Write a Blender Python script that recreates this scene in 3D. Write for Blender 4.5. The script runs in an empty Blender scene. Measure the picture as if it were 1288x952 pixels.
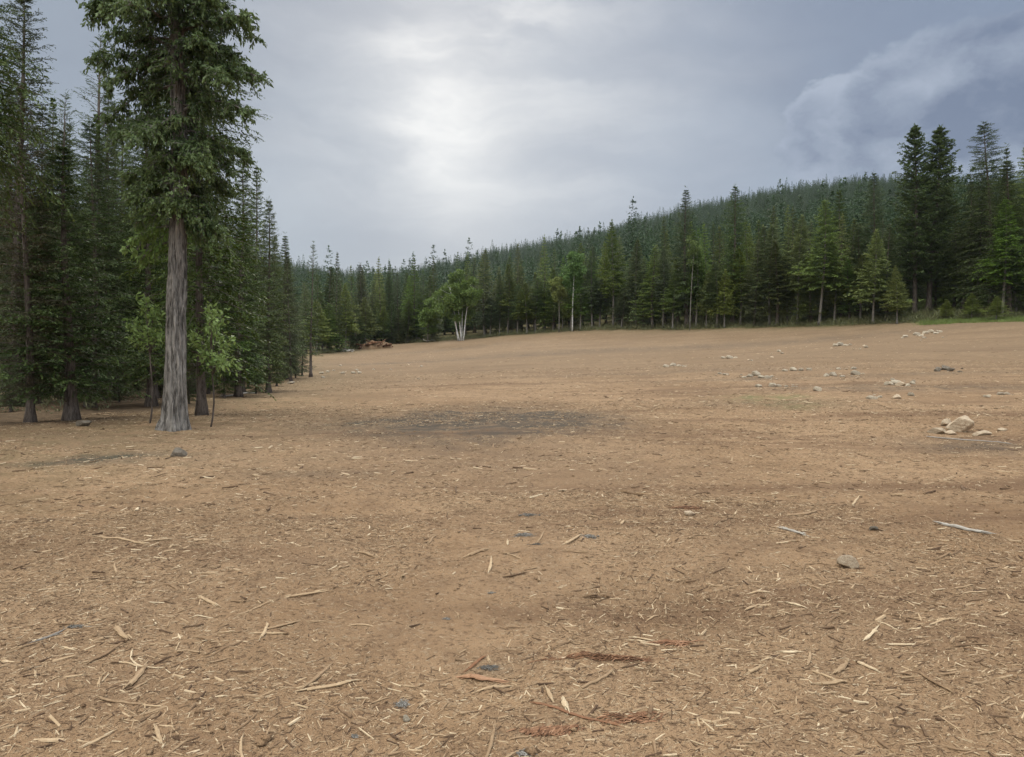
import bpy, math, random
import numpy as np
from mathutils import Vector, noise as mnoise

R = math.radians
rng = np.random.default_rng(7)
random.seed(7)
scene = bpy.context.scene
COL = scene.collection

# ------------------------------------------------------------------ camera
F = 953.0; CX, CY = 644.0, 476.0; PITCH = math.atan(26 / F); CH = 1.6
cam_d = bpy.data.cameras.new("camera"); cam = bpy.data.objects.new("camera", cam_d); COL.objects.link(cam)
cam.location = (0, 0, CH); cam.rotation_euler = (math.pi / 2 - PITCH, 0, 0)
cam_d.sensor_width = 36.0; cam_d.lens = F * 36.0 / 1288.0
cam_d.clip_start = 0.05; cam_d.clip_end = 6000
scene.camera = cam

# ------------------------------------------------------------------ light
SUN_AZ, SUN_EL = R(-4), R(30)          # azimuth from +Y towards +X
scene.view_settings.view_transform = 'Standard'
scene.view_settings.look = 'None'
scene.view_settings.exposure = 0.0
scene.view_settings.gamma = 1.0
scene.view_settings.use_curve_mapping = False
sun_d = bpy.data.lights.new("sun", 'SUN'); sun_d.energy = 1.5; sun_d.angle = R(10); sun_d.color = (1.0, 0.93, 0.83)
sun = bpy.data.objects.new("sun", sun_d); COL.objects.link(sun)
SUN_DIR = Vector((math.sin(SUN_AZ) * math.cos(SUN_EL), math.cos(SUN_AZ) * math.cos(SUN_EL), math.sin(SUN_EL)))
sun.rotation_euler = SUN_DIR.to_track_quat('Z', 'Y').to_euler(); sun.location = (0, 0, 300)
cy = scene.cycles
cy.max_bounces = 6; cy.diffuse_bounces = 3; cy.glossy_bounces = 2; cy.transmission_bounces = 4; cy.volume_bounces = 0
cy.transparent_max_bounces = 6
cy.use_denoising = True; cy.denoising_prefilter = 'ACCURATE'
cy.use_adaptive_sampling = True; cy.adaptive_threshold = 0.02
cy.caustics_reflective = False; cy.caustics_refractive = False


class NT:
    """small node-tree writer"""
    def __init__(s, tree):
        s.t = tree; tree.nodes.clear()
    def n(s, typ, ins=None, **props):
        nd = s.t.nodes.new(typ)
        for k, v in props.items(): setattr(nd, k, v)
        for k, v in (ins or {}).items(): s.put(nd, k, v)
        return nd
    def put(s, nd, k, v):
        sock = nd.inputs[k]
        if hasattr(v, 'outputs'): v = v.outputs[0]
        if isinstance(v, bpy.types.NodeSocket): s.t.links.new(v, sock)
        else:
            if getattr(sock, 'type', '') == 'RGBA' and len(v) == 3: v = (*v, 1)
            sock.default_value = v
    def m(s, op, a, b=0.0, c=0.0, clamp=False):
        nd = s.n('ShaderNodeMath', {0: a, 1: b}, operation=op, use_clamp=clamp)
        if op in ('MULTIPLY_ADD', 'SMOOTH_MIN', 'COMPARE'): s.put(nd, 2, c)
        return nd.outputs[0]
    def ss(s, x, lo, hi, a=0.0, b=1.0):
        return s.n('ShaderNodeMapRange', {0: x, 1: lo, 2: hi, 3: a, 4: b}, interpolation_type='SMOOTHSTEP').outputs[0]
    def mix(s, f, a, b, typ='MIX'):
        nd = s.n('ShaderNodeMix', data_type='RGBA', blend_type=typ)
        s.put(nd, 0, f); s.put(nd, 6, a); s.put(nd, 7, b); return nd.outputs[2]
    def noise(s, vec, scale, detail=4.0, rough=0.55, dist=0.0, color=False):
        nd = s.n('ShaderNodeTexNoise', {'Vector': vec, 'Scale': scale, 'Detail': detail, 'Roughness': rough, 'Distortion': dist})
        return nd.outputs[1 if color else 0]
    def vm(s, op, a, b=(0, 0, 0), sc=None):
        nd = s.n('ShaderNodeVectorMath', {0: a, 1: b}, operation=op)
        if sc is not None: s.put(nd, 3, sc)
        return nd.outputs[1 if op in ('DOT_PRODUCT', 'LENGTH', 'DISTANCE') else 0]


# ------------------------------------------------------------------ sky (world)
world = bpy.data.worlds.new("World"); scene.world = world; world.use_nodes = True
w = NT(world.node_tree)
sky = w.n('ShaderNodeTexSky', sky_type='NISHITA', sun_disc=False, sun_elevation=SUN_EL, sun_rotation=SUN_AZ)
D = w.n('ShaderNodeTexCoord').outputs['Generated']
sp = w.n('ShaderNodeSeparateXYZ', {0: D})
dx, dy, dz = sp.outputs
EL = w.m('ARCSINE', dz)                                   # elevation, radians
AZ = w.m('ARCTAN2', dx, dy)                               # azimuth from +Y
P0 = w.n('ShaderNodeCombineXYZ', {0: AZ, 1: w.m('MULTIPLY', EL, 1.5), 2: 0.0}).outputs[0]
wob = w.vm('SCALE', w.vm('SUBTRACT', w.noise(P0, 4.0, 5, 0.6, color=True), (0.5, 0.5, 0.5)), sc=0.16)
P = w.vm('ADD', P0, wob)
n_big = w.noise(P, 2.6, 6, 0.5)
n_mid = w.noise(P, 7.0, 7, 0.55)
# overcast veil
veil = w.mix(w.ss(AZ, -0.5, 0.62), (0.300, 0.350, 0.425), (0.225, 0.283, 0.392))
veil = w.mix(w.ss(EL, 0.0, 0.30, 0.6, 0.0), veil, (0.335, 0.385, 0.465))
tone = w.m('ADD', w.m('MULTIPLY', w.m('SUBTRACT', n_big, 0.5), 0.75), w.m('MULTIPLY', w.m('SUBTRACT', n_mid, 0.5), 0.22))
veil = w.mix(1.0, veil, w.n('ShaderNodeCombineColor', {0: w.m('ADD', tone, 1.0), 1: w.m('ADD', tone, 1.0), 2: w.m('ADD', w.m('MULTIPLY', tone, 0.8), 1.0)}).outputs[0], 'MULTIPLY')
# thinner cloud round the hidden sun
def lobe(az0, el0, sa, se):
    a = w.m('DIVIDE', w.m('SUBTRACT', AZ, az0), sa); b = w.m('DIVIDE', w.m('SUBTRACT', EL, el0), se)
    d2 = w.m('ADD', w.m('MULTIPLY', a, a), w.m('MULTIPLY', b, b))
    return w.m('POWER', 2.718, w.m('MULTIPLY', d2, -1.0))
wisp = w.noise(w.n('ShaderNodeMapping', {0: P, 2: (0, 0, -0.95), 3: (0.8, 1.9, 1)}).outputs[0], 4.5, 7, 0.55, 0.4)
wisp2 = w.ss(wisp, 0.28, 0.80)
glow = w.m('MULTIPLY', lobe(-0.03, 0.31, 0.29, 0.20), w.m('ADD', w.m('MULTIPLY', wisp2, 0.55), 0.38))
glow = w.m('ADD', glow, w.m('MULTIPLY', lobe(-0.115, 0.34, 0.065, 0.10), w.m('MULTIPLY_ADD', wisp2, 0.55, 0.22)))
glow = w.m('ADD', glow, w.m('MULTIPLY', lobe(-0.07, 0.24, 0.08, 0.12), 0.34))
glow = w.m('ADD', glow, w.m('MULTIPLY', lobe(0.0, 0.41, 0.06, 0.045), w.m('MULTIPLY', wisp2, 0.6)))
veil = w.mix(w.m('MULTIPLY', glow, 0.80, clamp=True), veil, (0.86, 0.87, 0.87))
# cumulus bank to the right
PB = w.vm('ADD', P0, w.vm('SCALE', w.vm('SUBTRACT', w.noise(P0, 13.0, 7, 0.6, color=True), (0.5, 0.5, 0.5)), sc=0.085))
sb = w.n('ShaderNodeSeparateXYZ', {0: PB})
def ell(az0, el0, sa, se, so=sb):
    a = w.m('DIVIDE', w.m('SUBTRACT', so.outputs[0], az0), sa)
    b = w.m('DIVIDE', w.m('SUBTRACT', so.outputs[1], el0 * 1.5), se * 1.5)
    return w.m('SQRT', w.m('ADD', w.m('MULTIPLY', a, a), w.m('MULTIPLY', b, b)))
bank_d = w.m('MINIMUM', ell(0.57, 0.285, 0.20, 0.085), ell(0.44, 0.262, 0.105, 0.075))
puff = w.n('ShaderNodeTexVoronoi', {'Vector': w.vm('ADD', P0, w.vm('SCALE', w.vm('SUBTRACT', w.noise(P0, 22.0, 4, 0.6, color=True), (0.5, 0.5, 0.5)), sc=0.05)), 'Scale': 15.0}, feature='SMOOTH_F1').outputs[0]
bank_d = w.m('ADD', bank_d, w.m('MULTIPLY', w.m('SUBTRACT', puff, 0.35), 0.30))
bank = w.m('MULTIPLY', w.ss(bank_d, 1.04, 0.94), w.ss(EL, 0.40, 0.33, 0.35, 1.0))
bill = w.noise(PB, 7.0, 7, 0.5); bill2 = w.noise(w.vm('ADD', PB, (-0.035, 0.030, 0)), 7.0, 7, 0.5)
lit = w.m('ADD', w.m('MULTIPLY_ADD', w.ss(bank_d, 0.70, 1.0), 0.36, 0.40), w.m('MULTIPLY', w.m('SUBTRACT', bill, bill2), 2.6))
lit = w.m('ADD', lit, w.m('MULTIPLY', w.m('SUBTRACT', EL, 0.25), 1.3))
lit = w.m('ADD', lit, w.m('MULTIPLY', w.m('SUBTRACT', 0.36, puff), 0.75))
lit = w.m('SUBTRACT', lit, w.m('MULTIPLY', w.m('SUBTRACT', AZ, 0.42), 0.2))
bank_c = w.mix(w.m('MULTIPLY', lit, 1.0, clamp=True), (0.150, 0.192, 0.290), (0.385, 0.440, 0.54))
veil = w.mix(bank, veil, bank_c)
gap = w.m('MULTIPLY', lobe(0.47, 0.185, 0.05, 0.012), w.ss(bill, 0.38, 0.62))
veil = w.mix(w.m('MULTIPLY', gap, 0.75, clamp=True), veil, (0.62, 0.65, 0.70))
# a real overcast sky is brighter towards the zenith; darker underfoot
sky_fill = w.m('MULTIPLY', w.ss(EL, 0.42, 1.25, 1.0, 4.7), w.ss(dy, 0.35, -0.45, 1.0, 4.4))   # unseen sky behind the camera and overhead boosted, added fill for tree fronts
sky_fill = w.m('MULTIPLY', sky_fill, w.ss(dz, -0.25, 0.0, 0.45, 1.0))
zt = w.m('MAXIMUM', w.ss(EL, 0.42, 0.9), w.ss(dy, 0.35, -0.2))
veil = w.mix(1.0, veil, w.n('ShaderNodeCombineColor', {0: w.m('MULTIPLY', sky_fill, w.m('MULTIPLY_ADD', zt, 0.16, 1.0)), 1: w.m('MULTIPLY', sky_fill, w.m('MULTIPLY_ADD', zt, 0.02, 1.0)), 2: w.m('MULTIPLY', sky_fill, w.m('MULTIPLY_ADD', zt, -0.20, 1.0))}).outputs[0], 'MULTIPLY')
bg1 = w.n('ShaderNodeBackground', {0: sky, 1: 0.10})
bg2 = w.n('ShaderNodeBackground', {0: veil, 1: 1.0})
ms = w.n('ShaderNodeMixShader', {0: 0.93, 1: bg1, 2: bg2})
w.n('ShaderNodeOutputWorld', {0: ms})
world.cycles.sampling_method = 'MANUAL'; world.cycles.sample_map_resolution = 512

# ------------------------------------------------------------------ helpers: noise, meshes, tags
_perm = np.random.default_rng(3).permutation(512); _perm = np.concatenate([_perm, _perm, _perm])
_val = np.random.default_rng(4).uniform(-1, 1, 512)
def vnoise(x, y, seed=0):
    x = np.asarray(x, float) + seed * 17.13; y = np.asarray(y, float) + seed * 9.71
    xi = np.floor(x).astype(np.int64); yi = np.floor(y).astype(np.int64)
    fx = x - xi; fy = y - yi
    fx = fx * fx * fx * (fx * (fx * 6 - 15) + 10); fy = fy * fy * fy * (fy * (fy * 6 - 15) + 10)
    h = lambda a, b: _val[_perm[(_perm[a & 511] + b) & 511]]
    return (h(xi, yi) * (1 - fx) + h(xi + 1, yi) * fx) * (1 - fy) + (h(xi, yi + 1) * (1 - fx) + h(xi + 1, yi + 1) * fx) * fy
def fbm(x, y, seed=0, o=4):
    s = 0; a = 0.5
    for k in range(o):
        s = s + a * vnoise(x * 2 ** k, y * 2 ** k, seed + k * 3); a *= 0.5
    return s
def sstep(x, a, b):
    t = np.clip((np.asarray(x, float) - a) / (b - a), 0, 1); return t * t * (3 - 2 * t)

def mesh(name, V, Fc, mats=(), smooth=False, attrs=None, midx=None):
    """V (n,3); Fc (m,k) all the same k, or a list of such arrays"""
    V = np.asarray(V, np.float32).reshape(-1, 3)
    Fl = [np.asarray(f, np.int32) for f in (Fc if isinstance(Fc, list) else [Fc])]
    me = bpy.data.meshes.new(name)
    me.vertices.add(len(V)); me.vertices.foreach_set('co', V.ravel())
    loops = np.concatenate([f.ravel() for f in Fl]); tot = np.concatenate([np.full(len(f), f.shape[1], np.int32) for f in Fl])
    me.loops.add(len(loops)); me.loops.foreach_set('vertex_index', loops)
    me.polygons.add(len(tot)); st = np.concatenate([[0], np.cumsum(tot)[:-1]]).astype(np.int32)
    me.polygons.foreach_set('loop_start', st)
    try: me.polygons.foreach_set('loop_total', tot)
    except Exception: pass
    me.polygons.foreach_set('use_smooth', np.full(len(tot), smooth))
    if midx is not None: me.polygons.foreach_set('material_index', np.asarray(midx, np.int32))
    for m in mats: me.materials.append(m)
    for k, a in (attrs or {}).items():
        at = me.attributes.new(k, 'FLOAT', 'POINT'); at.data.foreach_set('value', np.asarray(a, np.float32))
    me.update(calc_edges=True); me.validate()
    return me
def tag(o, label=None, cat=None, group=None, kind=None):
    for k, v in (('label', label), ('category', cat), ('group', group), ('kind', kind)):
        if v: o[k] = v
    return o
def link(name, data, parent=None, loc=None):
    o = bpy.data.objects.new(name, data); COL.objects.link(o)
    if parent: o.parent = parent
    if loc is not None: o.location = loc
    return o

class MB:
    """collects pieces into one mesh"""
    def __init__(s): s.V = []; s.Q = []; s.T = []; s.n = 0; s.A = {}
    def add(s, V, Q=None, T=None, **attrs):
        V = np.asarray(V, float).reshape(-1, 3)
        if Q is not None and len(Q): s.Q.append(np.asarray(Q) + s.n)
        if T is not None and len(T): s.T.append(np.asarray(T) + s.n)
        s.V.append(V)
        for k, a in attrs.items(): s.A.setdefault(k, []).append(np.broadcast_to(np.asarray(a, float), (len(V),)))
        s.n += len(V)
    def mesh(s, name, mats, smooth=False):
        Fl = []
        if s.Q: Fl.append(np.concatenate(s.Q))
        if s.T: Fl.append(np.concatenate(s.T))
        return mesh(name, np.concatenate(s.V), Fl, mats, smooth, {k: np.concatenate(a) for k, a in s.A.items()})

def unit(a): return a / np.maximum(np.linalg.norm(a, axis=-1, keepdims=True), 1e-9)

def tube(mb, pts, rad, k=8, cap=True, ecc=1.0, twist=0.0, **at):
    pts = np.asarray(pts, float); rad = np.asarray(rad, float); n = len(pts)
    d = unit(np.gradient(pts, axis=0)); ref = np.array([0, 0, 1.0]) if abs(d[0, 2]) < 0.9 else np.array([1.0, 0, 0])
    u = unit(np.cross(d, ref)); v = np.cross(d, u)
    a = np.linspace(0, 2 * math.pi, k, endpoint=False) + twist
    V = pts[:, None] + rad[:, None, None] * (np.cos(a)[None, :, None] * u[:, None] + ecc * np.sin(a)[None, :, None] * v[:, None])
    i = np.arange(n - 1)[:, None] * k; j = np.arange(k)[None]; jn = (j + 1) % k
    Q = np.stack([i + j, i + jn, i + k + jn, i + k + j], -1).reshape(-1, 4)
    V = V.reshape(-1, 3); T = []
    if cap:
        V = np.vstack([V, pts[0], pts[-1]]); c0, c1 = n * k, n * k + 1
        jj = np.arange(k); jn = (jj + 1) % k
        T = np.vstack([np.stack([jn, jj, np.full(k, c0)], -1), np.stack([(n - 1) * k + jj, (n - 1) * k + jn, np.full(k, c1)], -1)])
    mb.add(V, Q, T, **at)

def tubes3(mb, P, rad):
    """many thin 3-sided tubes at once; P (b,n,3), rad (b,n)"""
    b, n, _ = P.shape
    if b == 0: return
    d = unit(np.gradient(P, axis=1)); u = unit(np.cross(d, np.array([0.13, 0.21, 1.0]))); v = np.cross(d, u)
    a = np.array([0, 2.094, 4.189])
    V = P[:, :, None] + rad[:, :, None, None] * (np.cos(a)[None, None, :, None] * u[:, :, None] + np.sin(a)[None, None, :, None] * v[:, :, None])
    base = (np.arange(b) * n * 3)[:, None, None]; i = (np.arange(n - 1) * 3)[None, :, None]; j = np.arange(3)[None, None]; jn = (j + 1) % 3
    Q = np.stack(np.broadcast_arrays(base + i + j, base + i + jn, base + i + 3 + jn, base + i + 3 + j), -1).reshape(-1, 4)
    mb.add(V.reshape(-1, 3), Q)

def rhombs(mb, p, d, l, wd, nrm_hint, **at):
    """leaf-shaped quads: base p, direction d, length l, half width wd, lying roughly across nrm_hint"""
    side = unit(np.cross(d, nrm_hint)); dn = np.cross(side, d)
    mid = p + d * (l * 0.42)[:, None] + dn * (l * 0.05)[:, None]
    V = np.stack([p, mid + side * wd[:, None], p + d * l[:, None], mid - side * wd[:, None]], 1).reshape(-1, 3)
    Q = np.arange(len(p) * 4).reshape(-1, 4)
    mb.add(V, Q, **{k: np.repeat(a, 4) for k, a in at.items()})

# ------------------------------------------------------------------ pixel <-> world
cp, spn = math.cos(PITCH), math.sin(PITCH)
def ray(px, py):
    u = (px - CX) / F; v = (CY - py) / F
    return np.array([u, cp + v * spn, -spn + v * cp])
def ctl(px, py, Y):
    d = ray(px, py); t = Y / d[1]; return d * t + np.array([0, 0, CH])
def zpix(py, Y):
    d = ray(CX, py); return CH + d[2] / d[1] * Y

# ------------------------------------------------------------------ terrain
C = []
def c_(px, py, Y): C.append(tuple(ctl(px, py, Y)))
def z_(px, z, Y): d = ray(px, 450); C.append((d[0] / d[1] * Y, Y, z))
for az in (-3.1, -2.4, -1.7, -1.1, -0.6, 0, 0.6, 1.1, 1.7, 2.4, 3.1):
    for r in (1.5, 4, 9, 16): C.append((r * math.sin(az), r * math.cos(az), 0.0))
for az in (-3.1, -2.4, -1.7, 1.7, 2.4, 3.1):
    for r in (40, 120, 400, 1600): C.append((r * math.sin(az), r * math.cos(az), 0.0))
for px, L in {
    1500: [(485, 30), (452, 50), (428, 70), (396, 95), (330, 250), (285, 500), (252, 950)],
    1240: [(486, 30), (455, 50), (433, 70), (404, 100), (383, 122), (335, 250), (295, 500), (262, 950)],
    1100: [(487, 30), (457, 50), (435, 75), (408, 114), (384, 138), (335, 260), (287, 520), (251, 950)],
    960: [(490, 30), (462, 50), (441, 80), (412, 128), (391, 152), (345, 280), (308, 550), (269, 1000)],
    800: [(494, 30), (468, 50), (445, 85), (416, 146), (400, 172), (365, 300), (331, 600), (301, 1050)],
    640: [(498, 30), (472, 50), (449, 90), (436, 130), (422, 170), (414, 200), (388, 400), (358, 750), (330, 1150)],
    480: [(500, 30), (476, 55), (456, 100), (444, 150), (433, 185), (426, 220), (400, 500), (362, 1000)],
    390: [(475, 61), (456, 100), (446, 140), (438, 190), (405, 500), (360, 1000)]}.items():
    for py, Y in L: c_(px, py, Y)
for px, z, Y in ((200, 0, 30), (200, .2, 60), (200, 1.8, 140), (200, 8, 300), (200, 140, 900), (-100, 0, 40), (-100, 2, 140), (-100, 40, 400), (-100, 170, 900),
                 (-700, 0, 40), (-700, 2, 140), (-700, 60, 600), (-100, 150, 1500), (200, 130, 1500), (480, 70, 1500), (640, 110, 1500), (800, 130, 1500), (960, 170, 1500),
                 (1100, 180, 1500), (1300, 180, 1500), (2100, 0, 25), (2100, 3, 70), (2100, 12, 140), (2100, 60, 600), (2100, 100, 1500)):
    z_(px, z, Y)
C = np.array(C)
def warp(x, y):
    r = np.maximum(np.hypot(x, y), 1.2); return np.stack([np.arctan2(x, y) * 2.2, np.log(r) * 1.1], -1)
CW = warp(C[:, 0], C[:, 1])
def tpsK(r2): return np.where(r2 > 0, 0.5 * r2 * np.log(np.maximum(r2, 1e-12)), 0)
nC = len(C); A = np.zeros((nC + 3, nC + 3))
A[:nC, :nC] = tpsK(((CW[:, None] - CW[None]) ** 2).sum(-1)) + np.eye(nC) * 0.002
A[:nC, nC] = 1; A[:nC, nC + 1:] = CW; A[nC:, :nC] = A[:nC, nC:].T
TW = np.linalg.solve(A, np.concatenate([C[:, 2], np.zeros(3)]))
def base_z(x, y):
    x = np.asarray(x, float); y = np.asarray(y, float); sh = x.shape; q = warp(x.ravel(), y.ravel()); out = np.empty(len(q))
    for i in range(0, len(q), 40000):
        qq = q[i:i + 40000]; out[i:i + 40000] = tpsK(((qq[:, None] - CW[None]) ** 2).sum(-1)) @ TW[:nC] + TW[nC] + qq @ TW[nC + 1:]
    return out.reshape(sh)
TRK = (0.99, 5.0)                                        # where a dozer track left its grouser print
def ground(x, y):
    x = np.asarray(x, float); y = np.asarray(y, float); r = np.hypot(x, y)
    z = base_z(x, y)
    z = z + 0.13 * fbm(x / 7, y / 7, 1, 3) * sstep(r, 3, 12) + 0.085 * fbm(x / 1.7, y / 1.7, 2, 3)
    near = 1 - sstep(r, 18, 45)
    z = z + near * (0.030 * fbm(x / 0.33, y / 0.33, 5, 3) + 0.020 * np.abs(fbm(x / 0.10, y / 0.10, 8, 2)))
    a = np.exp(-((x - TRK[0]) / 0.42) ** 6 - ((y - TRK[1]) / 0.75) ** 4)
    a = a + 0.55 * np.exp(-((x - TRK[0] - 0.05 * (y - 5)) / 0.40) ** 6 - ((y - 7.0) / 1.6) ** 4) + 0.45 * np.exp(-((x + 0.95 - 0.05 * (y - 5)) / 0.40) ** 6 - ((y - 6.2) / 1.5) ** 4)
    z = z - 0.02 * a + a * 0.017 * np.sin((y + 0.05 * x + 0.03 * vnoise(x * 3, y * 3, 4)) * 2 * math.pi / 0.155)
    z = z + 6 * fbm(x / 150, y / 150, 11, 3) * sstep(r, 180, 500)
    return z
def gz(x, y): return float(ground(np.array([x]), np.array([y]))[0])
def xat(px, Y):
    x = (px - CX) / F * Y
    for _ in range(3): x = (px - CX) / F * (Y * cp - (gz(x, Y) - CH) * spn)
    return x
_gridY = np.exp(np.linspace(math.log(1.5), math.log(230), 1500))
def hit(px, py):
    """ground point seen at a pixel"""
    d = ray(px, py); t = _gridY / d[1]; z = CH + d[2] * t - base_z(d[0] * t, _gridY)
    k = int(np.argmax(z < 0)) if (z < 0).any() else len(z) - 1
    Y = _gridY[k]; x = d[0] * Y / d[1]; return np.array([x, Y, gz(x, Y)])

TLX = [300, 395, 480, 590, 730, 860, 960, 1030, 1100, 1160, 1269, 1400, 1700]
TLY = [135, 140, 185, 175, 158, 138, 128, 120, 114, 108, 100, 94, 85]
def TL(px): return float(np.interp(px, TLX, TLY))
poly = [(-14, -60), (-10.5, 6), (-9.6, 16), (-10.8, 24), (-13, 36), (-18, 61), (-30, 100), (-36, 139)]
poly += [((p - CX) / F * y, y) for p, y in zip(TLX[2:11], TLY[2:11])] + [(92, 70), (80, 20), (70, -60)]
poly = np.array(poly)
def clear_sd(x, y):
    """signed distance to the clearing's edge, positive outside (in the wood)"""
    x = np.asarray(x, float); y = np.asarray(y, float); d = np.full(x.shape, 1e9); ins = np.zeros(x.shape, bool)
    n = len(poly)
    for i in range(n):
        ax, ay = poly[i]; bx, by = poly[(i + 1) % n]; ex, ey = bx - ax, by - ay
        t = np.clip(((x - ax) * ex + (y - ay) * ey) / (ex * ex + ey * ey), 0, 1)
        d = np.minimum(d, np.hypot(x - ax - t * ex, y - ay - t * ey))
        c = ((ay > y) != (by > y)); ins ^= c & (x < (bx - ax) * (y - ay) / ((by - ay) if by != ay else 1e-9) + ax)
    return np.where(ins, -d, d)

# ------------------------------------------------------------------ materials
def mat(name):
    m = bpy.data.materials.new(name); m.use_nodes = True; return m, NT(m.node_tree)
def finish(t, base, rough=0.9, bump=None, bstr=0.5, bdist=0.01, spec=0.15, transl=None):
    ins = {'Base Color': base, 'Roughness': rough, 'Specular IOR Level': spec}
    p = t.n('ShaderNodeBsdfPrincipled', ins)
    if bump is not None:
        b = t.n('ShaderNodeBump', {'Height': bump, 'Strength': bstr, 'Distance': bdist}); t.put(p, 'Normal', b.outputs[0])
    out = p
    if transl is not None:
        tr = t.n('ShaderNodeBsdfTranslucent', {0: transl[1]})
        out = t.n('ShaderNodeMixShader', {0: transl[0], 1: p, 2: tr})
    t.n('ShaderNodeOutputMaterial', {0: out})

def ground_material():
    m, t = mat('dirt'); co = t.n('ShaderNodeTexCoord').outputs['Object']
    at = lambda k: t.n('ShaderNodeAttribute', attribute_name=k).outputs['Fac']
    n1 = t.noise(co, 0.22, 5, 0.6); n2 = t.noise(co, 2.3, 6, 0.65); n3 = t.noise(co, 22, 5, 0.65); n4 = t.noise(co, 120, 3, 0.6)
    c = t.mix(t.ss(n1, 0.33, 0.67), (0.247, 0.150, 0.082), (0.346, 0.222, 0.128))
    c = t.mix(t.m('MULTIPLY', t.ss(n2, 0.42, 0.68), 0.55), c, (0.166, 0.100, 0.058))
    c = t.mix(t.m('MULTIPLY', t.ss(n3, 0.52, 0.68), 0.75), c, (0.355, 0.249, 0.157))
    c = t.mix(t.m('MULTIPLY', t.ss(n3, 0.48, 0.34), 0.80), c, (0.111, 0.066, 0.040))
    c = t.mix(t.m('MULTIPLY', t.ss(n4, 0.60, 0.76), 0.40), c, (0.434, 0.324, 0.211))
    # shredded-wood flecks: stretched cells
    fl = t.n('ShaderNodeTexVoronoi', {'Vector': t.n('ShaderNodeMapping', {0: t.vm('ADD', co, t.vm('SCALE', t.noise(co, 3.0, 2, color=True), sc=0.5)), 2: (0, 0, 0.5), 3: (1, 3.6, 1)}).outputs[0], 'Scale': 9.0})
    n0 = t.noise(t.vm('ADD', co, (31, 7, 0)), 0.075, 5, 0.62)
    c = t.mix(t.m('MULTIPLY', t.ss(n0, 0.44, 0.66), 0.38), c, (0.185, 0.120, 0.076))
    fm = t.m('MULTIPLY', t.ss(fl.outputs[0], 0.20, 0.12), t.ss(t.n('ShaderNodeSeparateColor', {0: fl.outputs[1]}).outputs[0], 0.55, 0.65))
    c = t.mix(t.m('MULTIPLY', fm, 0.65), c, (0.461, 0.341, 0.219))
    cr = t.n('ShaderNodeTexVoronoi', {'Vector': t.vm('ADD', co, t.vm('SCALE', t.noise(co, 30, 2, color=True), sc=0.03)), 'Scale': 42.0}, feature='DISTANCE_TO_EDGE').outputs[0]
    crk = t.m('MULTIPLY', t.ss(cr, 0.10, 0.0), t.ss(n3, 0.40, 0.58))
    c = t.mix(t.m('MULTIPLY', crk, 0.20), c, (0.096, 0.059, 0.036))
    fl2 = t.n('ShaderNodeTexVoronoi', {'Vector': t.n('ShaderNodeMapping', {0: t.vm('ADD', co, t.vm('SCALE', t.noise(co, 7.0, 2, color=True), sc=0.5)), 2: (0, 0, -0.4), 3: (1, 3.0, 1)}).outputs[0], 'Scale': 26.0})
    fm2 = t.m('MULTIPLY', t.ss(fl2.outputs[0], 0.22, 0.10), t.ss(t.n('ShaderNodeSeparateColor', {0: fl2.outputs[1]}).outputs[1], 0.50, 0.62))
    c = t.mix(t.m('MULTIPLY', fm2, 0.60), c, (0.475, 0.353, 0.234))
    # long drag streaks over the far field
    stx = t.noise(t.n('ShaderNodeMapping', {0: co, 2: (0, 0, 0.28), 3: (0.05, 0.42, 1)}).outputs[0], 1.0, 6, 0.65, 0.5)
    c = t.mix(t.m('MULTIPLY', t.ss(stx, 0.50, 0.64), 0.72), c, (0.138, 0.079, 0.047))
    c = t.mix(t.m('MULTIPLY', t.ss(stx, 0.42, 0.28), 0.12), c, (0.337, 0.231, 0.145))
    c = t.mix(t.m('MULTIPLY', at('litter'), t.ss(n2, 0.30, 0.60, 0.45, 0.78)), c, (0.157, 0.108, 0.067))   # litter too fine to build so far out
    # ash, duff, grass stains carried by the terrain itself
    c = t.mix(t.m('MULTIPLY', at('burn'), t.ss(n2, 0.30, 0.62, 0.55, 1.0)), c, (0.076, 0.062, 0.049))
    c = t.mix(t.m('MULTIPLY', at('green'), t.ss(n2, 0.35, 0.6)), c, (0.105, 0.130, 0.050))
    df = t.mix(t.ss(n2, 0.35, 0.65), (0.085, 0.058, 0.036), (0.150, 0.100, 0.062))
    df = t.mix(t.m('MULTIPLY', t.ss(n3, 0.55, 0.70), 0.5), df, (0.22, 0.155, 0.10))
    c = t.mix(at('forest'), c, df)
    c = t.mix(t.m('MULTIPLY', at('grass'), t.ss(n2, 0.30, 0.55)), c, (0.14, 0.20, 0.05))
    h = t.m('ADD', t.m('MULTIPLY', n3, 0.7), t.m('MULTIPLY', n4, 0.25)); h = t.m('ADD', h, t.m('MULTIPLY', fm, 0.15)); h = t.m('SUBTRACT', h, t.m('MULTIPLY', crk, 0.08))
    finish(t, c, 0.95, h, 1.0, 0.05, 0.05)
    return m
M_DIRT = ground_material()

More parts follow.
